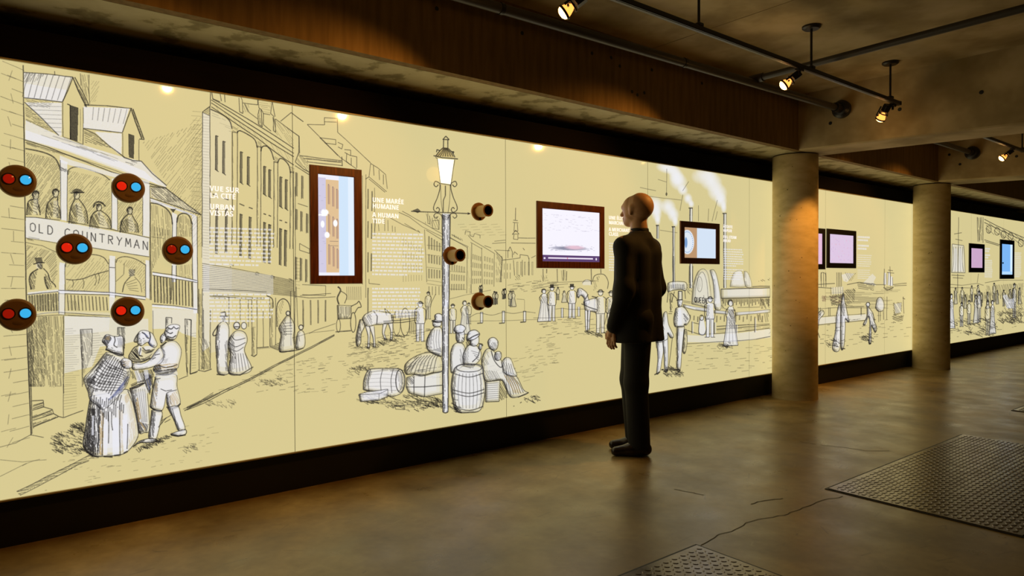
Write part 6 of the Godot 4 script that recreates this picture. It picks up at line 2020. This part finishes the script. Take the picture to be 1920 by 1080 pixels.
func spot(x: float, zt: float, aim: Vector3, energy: float, label: String, half := 42.0) -> void:
	var root := Vector3(x + 0.03, 2.645, zt)
	var t := thing("spot_lamp", label, "spotlight", root, "track spotlights")
	var lampc := Vector3(x, 2.56, zt - 0.07)
	var d := (aim - lampc).normalized()
	var lc := lampc - root
	part("adapter", cbox(Vector3(0.07, 0.024, 0.032), 0.003), M.track, t, Vector3(0, -0.006, 0))
	part("neck", tube(Vector3(0, -0.015, 0), Vector3(0, -0.045, 0), 0.009, 12), M.track, t)
	var y := -d
	var xx := y.cross(Vector3.UP).normalized()
	var bs := Basis(xx, y, xx.cross(y))
	part("transformer", cbox(Vector3(0.05, 0.062, 0.046), 0.004), M.track, t, lc - d * 0.065 + Vector3(0.006, 0.006, 0), bs)
	for s in [-1, 1]:
		part("yoke_arm", cbox(Vector3(0.006, 0.085, 0.014), 0.001), M.track, t, lc + xx * s * 0.043 - d * 0.02 + Vector3(0, 0.02, 0), bs)
		part("pivot_screw", tube(xx * s * 0.036, xx * s * 0.05, 0.006, 10), M.pipe, t, lc)
	var fr := part("front_ring", lathe([[0.036, -0.034], [0.041, -0.034], [0.041, -0.022], [0.036, -0.022], [0.036, -0.034]], 32), M.track, t, lc, bs)
	part("back_ring", lathe([[0.03, 0.02], [0.036, 0.02], [0.036, 0.028], [0.03, 0.028], [0.03, 0.02]], 28), M.track, t, lc, bs)
	var leak := mat(Color8(200, 150, 84), 0.3)          # dichroic glass lets orange light out at the back
	leak.emission_enabled = true
	leak.emission = Color8(255, 150, 66)
	leak.emission_energy_multiplier = 2.5
	var rf := part("reflector", lathe([[0.036, -0.03], [0.03, -0.008], [0.02, 0.014], [0.011, 0.026], [0.0, 0.028]], 28), leak, t, lc, bs)
	var bm := mat(Color8(255, 230, 180), 0.3)
	bm.emission_enabled = true
	bm.emission = Color8(255, 206, 130)
	bm.emission_energy_multiplier = BULB_E
	var sp := SphereMesh.new()
	sp.radius = 0.013
	sp.height = 0.03
	sp.radial_segments = 16
	sp.rings = 8
	part("bulb", sp, bm, rf, Vector3(0, -0.012, 0))
	var gm := mat(Color8(255, 230, 190), 0.3)
	gm.emission_enabled = true
	gm.emission = Color8(255, 190, 104)
	gm.emission_energy_multiplier = BULB_E * 0.3
	part("lamp_glass", lathe([[0.034, -0.033], [0.03, -0.042], [0.018, -0.05], [0.0, -0.053]], 24), gm, fr)
	var sl := SpotLight3D.new()
	sl.name = "spot_light"
	sl.light_color = Color(1.0, 0.7, 0.33)
	sl.light_energy = energy
	sl.light_size = 0.03
	sl.spot_range = 30.0
	sl.spot_attenuation = 2.0
	sl.spot_angle = half
	sl.spot_angle_attenuation = 0.7
	sl.shadow_enabled = true
	t.add_child(sl)
	sl.transform = Transform3D(Basis.looking_at(d, Vector3.UP), lc + d * 0.06)

const BULB_E := 40.0

func tracks() -> void:
	track(-3.0, 6.03, 1.39, [-1.8, -0.55, 0.73, 2.02, 3.3, 4.59, 5.865], "black lighting track hung from the ceiling before the first cross beam")
	track(6.75, 9.43, 1.37, [6.95, 8.15, 9.4], "black lighting track hung in the bay beyond the first cross beam")
	spot(1.05, 1.39, Vector3(0.2, 1.35, 0.0), SPOT_E * 0.3, "track spotlight aimed at the tavern drawing")
	spot(2.33, 1.39, Vector3(1.1, 1.3, 0.0), SPOT_E, "track spotlight aimed at the arcaded building drawing")
	spot(4.40, 1.39, Vector3(3.3, 1.3, 0.0), SPOT_E, "track spotlight beside the dark crossing pipe")
	spot(5.93, 1.37, Vector3(6.48, 1.32, 0.3), 2.4, "track spotlight at the track end, aimed at the first round column", 19.0)
	spot(7.05, 1.37, Vector3(7.2, 1.3, 0.0), SPOT_E, "track spotlight hidden above the first cross beam bay")
	spot(9.03, 1.37, Vector3(8.2, 1.3, 0.0), SPOT_E, "track spotlight in the bay beyond the first cross beam")

const SPOT_E := 1.25

# ---------------------------------------------------------------- chequer-plate covers in the floor
func floor_plates() -> void:
	var steel := mat(Color8(120, 112, 104), 0.34, 0.85)
	steel.roughness_texture = noise_tex([[0.0, Color(0.6, 0.6, 0.6)], [1.0, Color(1, 1, 1)]], 0.02, 71, 256, 4)
	steel.uv1_triplanar = true
	steel.uv1_world_triplanar = true
	steel.uv1_scale = Vector3(1.2, 1.2, 1.2)
	var lug := SurfaceTool.new()
	lug.begin(Mesh.PRIMITIVE_TRIANGLES)
	var top := []
	var bot := []
	for k in 6:
		var q: Vector2 = [Vector2(-1, 0), Vector2(-0.5, -1), Vector2(0.5, -1), Vector2(1, 0), Vector2(0.5, 1), Vector2(-0.5, 1)][k]
		bot.append(Vector3(q.x * 0.013, 0, q.y * 0.0045))
		top.append(Vector3(q.x * 0.009, 0.0022, q.y * 0.0022))
	for k in 6:
		quad(lug, bot[k], top[k], top[(k + 1) % 6], bot[(k + 1) % 6])
	for k in range(1, 5):
		for p in [top[0], top[k], top[k + 1]]:
			lug.set_normal(Vector3.UP)
			lug.add_vertex(p)
	var lm := lug.commit()
	var plates := [[3.79, 5.89, 1.91, 2.83, "large dark chequer-plate floor cover with a crack running from its corner"], [0.75, 2.527, 1.94, 2.86, "chequer-plate floor cover with bright pewter sheen at its corner"], [7.315, 9.4, 1.85, 2.77, "chequer-plate floor cover beyond the large dark one, level with the columns"]]
	for a in plates:
		var w: float = a[1] - a[0]
		var dd: float = a[3] - a[2]
		var t := thing("floor_plate", a[4], "floor plate", Vector3((a[0] + a[1]) * 0.5, 0.0, (a[2] + a[3]) * 0.5), "chequer-plate covers in the floor")
		part("recess_edge", box(w + 0.022, 0.004, dd + 0.022), M.black, t, Vector3(0, 0.0015, 0))
		part("cover_sheet", cbox(Vector3(w - 0.004, 0.008, dd - 0.004), 0.002), steel, t, Vector3(0, 0.003, 0))
		var mm := MultiMesh.new()
		mm.transform_format = MultiMesh.TRANSFORM_3D
		mm.mesh = lm
		var pit := 0.029
		var nx := int((w - 0.03) / pit)
		var nz := int((dd - 0.03) / pit)
		mm.instance_count = nx * nz
		for i in nx:
			for j in nz:
				var an := PI / 4 if (i + j) % 2 == 0 else -PI / 4
				mm.set_instance_transform(i * nz + j, Transform3D(Basis(Vector3.UP, an), Vector3((i - (nx - 1) * 0.5) * pit, 0.007, (j - (nz - 1) * 0.5) * pit)))
		var mi := MultiMeshInstance3D.new()
		mi.name = "tread_lugs"
		mi.multimesh = mm
		mi.material_override = steel
		mi.set_meta("kind", "stuff")
		t.add_child(mi)

# ---------------------------------------------------------------- the visitor
var sv := PackedVector3Array()
var sn := PackedVector3Array()
var si := PackedInt32Array()

# surface nets over smoothly joined tapered capsules: bones of [a, b, ra, rb]; added to sv, sn, si
func nets(bones: Array, cell: float, k: float, ylow := -9.0, ytop := 9.0) -> void:
	var lo := Vector3.ONE * 1e9
	var hi := -lo
	for b in bones:
		var r: float = maxf(b[2], b[3])
		for p in [b[0], b[1]]:
			lo = lo.min(p - Vector3.ONE * r)
			hi = hi.max(p + Vector3.ONE * r)
	lo -= Vector3.ONE * (k + cell * 2)
	hi += Vector3.ONE * (k + cell * 2)
	var n := Vector3i(((hi - lo) / cell).ceil()) + Vector3i.ONE
	var fld := PackedFloat32Array()
	fld.resize(n.x * n.y * n.z)
	fld.fill(1.0)
	for b in bones:
		var a: Vector3 = b[0]
		var ab: Vector3 = b[1] - b[0]
		var ll := maxf(ab.length_squared(), 1e-9)
		var ra: float = b[2]
		var rb: float = b[3]
		var m := maxf(ra, rb) + k + cell * 2
		var c0 := Vector3i(((a.min(b[1]) - Vector3.ONE * m - lo) / cell).floor()).clamp(Vector3i.ZERO, n - Vector3i.ONE)
		var c1 := Vector3i(((a.max(b[1]) + Vector3.ONE * m - lo) / cell).ceil()).clamp(Vector3i.ZERO, n - Vector3i.ONE)
		for z in range(c0.z, c1.z + 1):
			for y in range(c0.y, c1.y + 1):
				for x in range(c0.x, c1.x + 1):
					var p := lo + Vector3(x, y, z) * cell
					var t := clampf((p - a).dot(ab) / ll, 0.0, 1.0)
					var d := (p - a - ab * t).length() - lerpf(ra, rb, t)
					var i := (z * n.y + y) * n.x + x
					var e := fld[i]
					var hh := maxf(k - absf(d - e), 0.0) / k
					fld[i] = minf(d, e) - hh * hh * k * 0.25
	if ylow > -8.0 or ytop < 8.0:
		for z in n.z:
			for y in n.y:
				for x in n.x:
					var i := (z * n.y + y) * n.x + x
					var yy := lo.y + y * cell
					fld[i] = maxf(fld[i], maxf(ylow - yy, yy - ytop))
	var at := PackedInt32Array()
	at.resize(n.x * n.y * n.z)
	at.fill(-1)
	var off := [0, 1, n.x, n.x + 1, n.x * n.y, n.x * n.y + 1, n.x * n.y + n.x, n.x * n.y + n.x + 1]
	var edges := [[0, 1], [2, 3], [4, 5], [6, 7], [0, 2], [1, 3], [4, 6], [5, 7], [0, 4], [1, 5], [2, 6], [3, 7]]
	for z in n.z - 1:
		for y in n.y - 1:
			for x in n.x - 1:
				var i := (z * n.y + y) * n.x + x
				var mask := 0
				for q in 8:
					if fld[i + off[q]] < 0.0: mask |= 1 << q
				if mask == 0 or mask == 255: continue
				var sum := Vector3.ZERO
				var cnt := 0
				for e in edges:
					var f0 := fld[i + off[e[0]]]
					var f1 := fld[i + off[e[1]]]
					if (f0 < 0.0) == (f1 < 0.0): continue
					var t := f0 / (f0 - f1)
					var p0 := Vector3(e[0] & 1, (e[0] >> 1) & 1, (e[0] >> 2) & 1)
					var p1 := Vector3(e[1] & 1, (e[1] >> 1) & 1, (e[1] >> 2) & 1)
					sum += p0.lerp(p1, t)
					cnt += 1
				at[i] = sv.size()
				sv.append(lo + (Vector3(x, y, z) + sum / cnt) * cell)
				var g := Vector3.ZERO
				for q in 8:
					var f := fld[i + off[q]]
					g += Vector3((q & 1) * 2 - 1, ((q >> 1) & 1) * 2 - 1, ((q >> 2) & 1) * 2 - 1) * f
				sn.append(g.normalized())
	var sx := 1
	var sy := n.x
	var sz := n.x * n.y
	for z in range(1, n.z - 1):
		for y in range(1, n.y - 1):
			for x in range(1, n.x - 1):
				var i := (z * n.y + y) * n.x + x
				var ins := fld[i] < 0.0
				for ax in 3:
					var s: int = [sx, sy, sz][ax]
					if ins == (fld[i + s] < 0.0): continue
					var u: int = [sy, sz, sx][ax]
					var v: int = [sz, sx, sy][ax]
					var q := [at[i], at[i - u], at[i - u - v], at[i - v]]
					if q[0] < 0 or q[1] < 0 or q[2] < 0 or q[3] < 0: continue
					if ins: si.append_array(PackedInt32Array([q[0], q[1], q[2], q[0], q[2], q[3]]))
					else: si.append_array(PackedInt32Array([q[0], q[2], q[1], q[0], q[3], q[2]]))

func take_nets() -> ArrayMesh:
	for k in range(0, si.size(), 3):
		var p := sv[si[k]]
		if (sv[si[k + 1]] - p).cross(sv[si[k + 2]] - p).dot(sn[si[k]] + sn[si[k + 1]] + sn[si[k + 2]]) > 0.0:
			var w := si[k + 1]
			si[k + 1] = si[k + 2]
			si[k + 2] = w
	var a := []
	a.resize(Mesh.ARRAY_MAX)
	a[Mesh.ARRAY_VERTEX] = sv
	a[Mesh.ARRAY_NORMAL] = sn
	a[Mesh.ARRAY_INDEX] = si
	var m := ArrayMesh.new()
	m.add_surface_from_arrays(Mesh.PRIMITIVE_TRIANGLES, a)
	sv = PackedVector3Array()
	sn = PackedVector3Array()
	si = PackedInt32Array()
	return m

func V(x: float, y: float, z: float) -> Vector3:
	return Vector3(x, y, z)

func hand(wrist: Vector3, down: Vector3, palm_n: Vector3, thumb: Vector3) -> Array:
	var side := thumb
	var out := []
	var kn := wrist + down * 0.085
	out.append([wrist, wrist + down * 0.05 + side * 0.012, 0.024, 0.022])
	out.append([wrist + down * 0.03 + side * 0.02, kn + side * 0.027, 0.016, 0.012])
	out.append([wrist + down * 0.03 - side * 0.012, kn - side * 0.022, 0.016, 0.011])
	var lens := [0.066, 0.074, 0.07, 0.055]
	for i in 4:
		var b: Vector3 = kn + side * (0.03 - i * 0.0185)
		var l1: float = lens[i]
		var m1 := b + down * l1 * 0.5 + palm_n * 0.008
		var m2 := m1 + down * l1 * 0.3 + palm_n * 0.016
		out.append([b - down * 0.012, m1, 0.0095, 0.0088])
		out.append([m1, m2, 0.0088, 0.0078])
		out.append([m2, m2 + down * l1 * 0.14 + palm_n * 0.014, 0.0078, 0.007])
	var tb := wrist + down * 0.03 + side * 0.026
	out.append([tb, tb + down * 0.03 + side * 0.022 + palm_n * 0.008, 0.0125, 0.0105])
	out.append([tb + down * 0.03 + side * 0.022 + palm_n * 0.008, tb + down * 0.058 + side * 0.024 + palm_n * 0.014, 0.0105, 0.0085])
	return out

func visitor() -> void:
	var t := thing("person", "person in a dark suit standing to look at the mural", "person", Vector3(3.575, 0.0, 0.68))
	t.rotation.y = deg_to_rad(-170.0)
	var skin := mat(Color8(196, 150, 112), 0.55)
	skin.subsurf_scatter_enabled = true
	skin.subsurf_scatter_strength = 0.15
	var suit := mat(Color8(14, 13, 14), 0.85)
	var shirt := mat(Color8(20, 19, 20), 0.8)
	var shoe := mat(Color8(34, 20, 14), 0.28)
	var sl := V(0.195, 1.44, -0.01)
	var sr := V(-0.195, 1.44, 0.0)
	var elb_l := V(0.245, 1.14, -0.05)
	var wr_l := V(0.225, 0.885, 0.05)
	var elb_r := V(-0.24, 1.14, -0.02)
	var wr_r := V(-0.2, 0.93, 0.1)
	var hip_l := V(0.085, 0.93, 0.0)
	var hip_r := V(-0.085, 0.93, 0.0)
	var kn_l := V(0.085, 0.5, 0.015)
	var kn_r := V(-0.085, 0.5, 0.03)
	var an_l := V(0.085, 0.09, -0.015)
	var an_r := V(-0.085, 0.09, -0.01)
	var tw := Basis(Vector3.UP, deg_to_rad(36.0))          # feet point more along the wall than the chest
	hip_l = tw * hip_l
	hip_r = tw * hip_r
	kn_l = tw * kn_l
	kn_r = tw * kn_r
	an_l = tw * an_l
	an_r = tw * an_r
	# body under the clothes, one surface
	nets([[V(0.06, 1.4, 0), V(0.06, 1.05, 0), 0.1, 0.1], [V(-0.06, 1.4, 0), V(-0.06, 1.05, 0), 0.1, 0.1], [hip_l, V(0.05, 1.05, 0), 0.09, 0.1], [hip_r, V(-0.05, 1.05, 0), 0.09, 0.1],
		[V(0, 1.45, -0.01), sl, 0.05, 0.045], [V(0, 1.45, -0.01), sr, 0.05, 0.045], [sl, elb_l, 0.042, 0.036], [elb_l, wr_l, 0.036, 0.026], [sr, elb_r, 0.042, 0.036], [elb_r, wr_r, 0.036, 0.026],
		[hip_l, kn_l, 0.07, 0.05], [kn_l, an_l, 0.048, 0.034], [hip_r, kn_r, 0.07, 0.05], [kn_r, an_r, 0.048, 0.034], [V(0, 1.42, -0.015), V(0, 1.56, -0.012), 0.06, 0.056]], 0.016, 0.05)
	nets([[V(0, 1.48, -0.022), V(0, 1.6, -0.012), 0.062, 0.056], [V(0, 1.705, -0.024), V(0, 1.7, 0.02), 0.094, 0.084], [V(0, 1.66, 0.02), V(0, 1.612, 0.062), 0.07, 0.036], [V(0.03, 1.64, 0.035), V(0.012, 1.602, 0.068), 0.04, 0.026], [V(-0.03, 1.64, 0.035), V(-0.012, 1.602, 0.068), 0.04, 0.026],
		[V(0, 1.69, 0.1), V(0, 1.655, 0.122), 0.009, 0.014], [V(0.03, 1.705, 0.092), V(-0.03, 1.705, 0.092), 0.013, 0.013], [V(0.02, 1.628, 0.092), V(-0.02, 1.628, 0.092), 0.009, 0.009],
		[V(0.086, 1.69, -0.008), V(0.09, 1.65, -0.002), 0.016, 0.01], [V(-0.086, 1.69, -0.008), V(-0.09, 1.65, -0.002), 0.016, 0.01]], 0.006, 0.022)
	nets(hand(wr_l + V(0, -0.005, 0), V(-0.05, -0.97, 0.2).normalized(), V(-1, 0, 0), V(0, 0.15, 1).normalized()), 0.004, 0.006)
	nets(hand(wr_r + V(0.005, 0, 0.003), V(0.15, -0.9, 0.4).normalized(), V(1, 0, 0), V(0, 0.4, 0.92).normalized()), 0.004, 0.006)
	part("body", take_nets(), skin, t)
	# jacket
	nets([[V(0.08, 1.37, -0.01), V(0.075, 1.1, 0.0), 0.122, 0.12], [V(-0.08, 1.37, -0.01), V(-0.075, 1.1, 0.0), 0.122, 0.12], [V(0.075, 1.1, 0), V(0.085, 0.72, -0.005), 0.12, 0.145], [V(-0.075, 1.1, 0), V(-0.085, 0.72, -0.005), 0.12, 0.145],
		[V(0.03, 1.468, -0.02), sl + V(0, -0.012, 0), 0.066, 0.056], [V(-0.03, 1.468, -0.02), sr + V(0, -0.012, 0), 0.066, 0.056], [sl + V(-0.01, -0.02, 0), elb_l, 0.064, 0.058], [elb_l, wr_l, 0.06, 0.045], [sr + V(0.01, -0.02, 0), elb_r, 0.064, 0.058], [elb_r, wr_r, 0.056, 0.045], [V(0, 1.47, -0.03), V(0, 1.5, -0.025), 0.075, 0.068]], 0.014, 0.045, 0.775, 1.535)
	part("jacket", take_nets(), suit, t)
	nets([[V(0, 1.47, -0.025), V(0, 1.535, -0.02), 0.066, 0.064]], 0.008, 0.02, 1.45, 1.555)
	part("shirt_collar", take_nets(), shirt, t)
	# trousers
	nets([[V(0.04, 0.98, 0), hip_l, 0.1, 0.098], [V(-0.04, 0.98, 0), hip_r, 0.1, 0.098], [hip_l, kn_l, 0.098, 0.082], [kn_l, an_l + V(0, -0.04, 0.01), 0.08, 0.075], [hip_r, kn_r, 0.098, 0.082], [kn_r, an_r + V(0, -0.04, 0.01), 0.08, 0.075]], 0.014, 0.03, 0.05, 1.05)
	part("trousers", take_nets(), suit, t)
	for q in [an_l, an_r]:
		var b: Vector3 = V(q.x, 0.0, q.z)
		var out_ := 0.72 if q.x > 0 else 0.6
		var fd := V(sin(out_), 0, cos(out_))
		nets([[b + V(0, 0.045, 0) - fd * 0.035, b + V(0, 0.042, 0) + fd * 0.06, 0.041, 0.044], [b + V(0, 0.042, 0) + fd * 0.06, b + V(0, 0.03, 0) + fd * 0.17, 0.044, 0.032], [b + V(0, 0.06, -0.01), b + V(0, 0.1, -0.01), 0.045, 0.045]], 0.008, 0.03, 0.004)
		part("shoe", take_nets(), shoe, t)
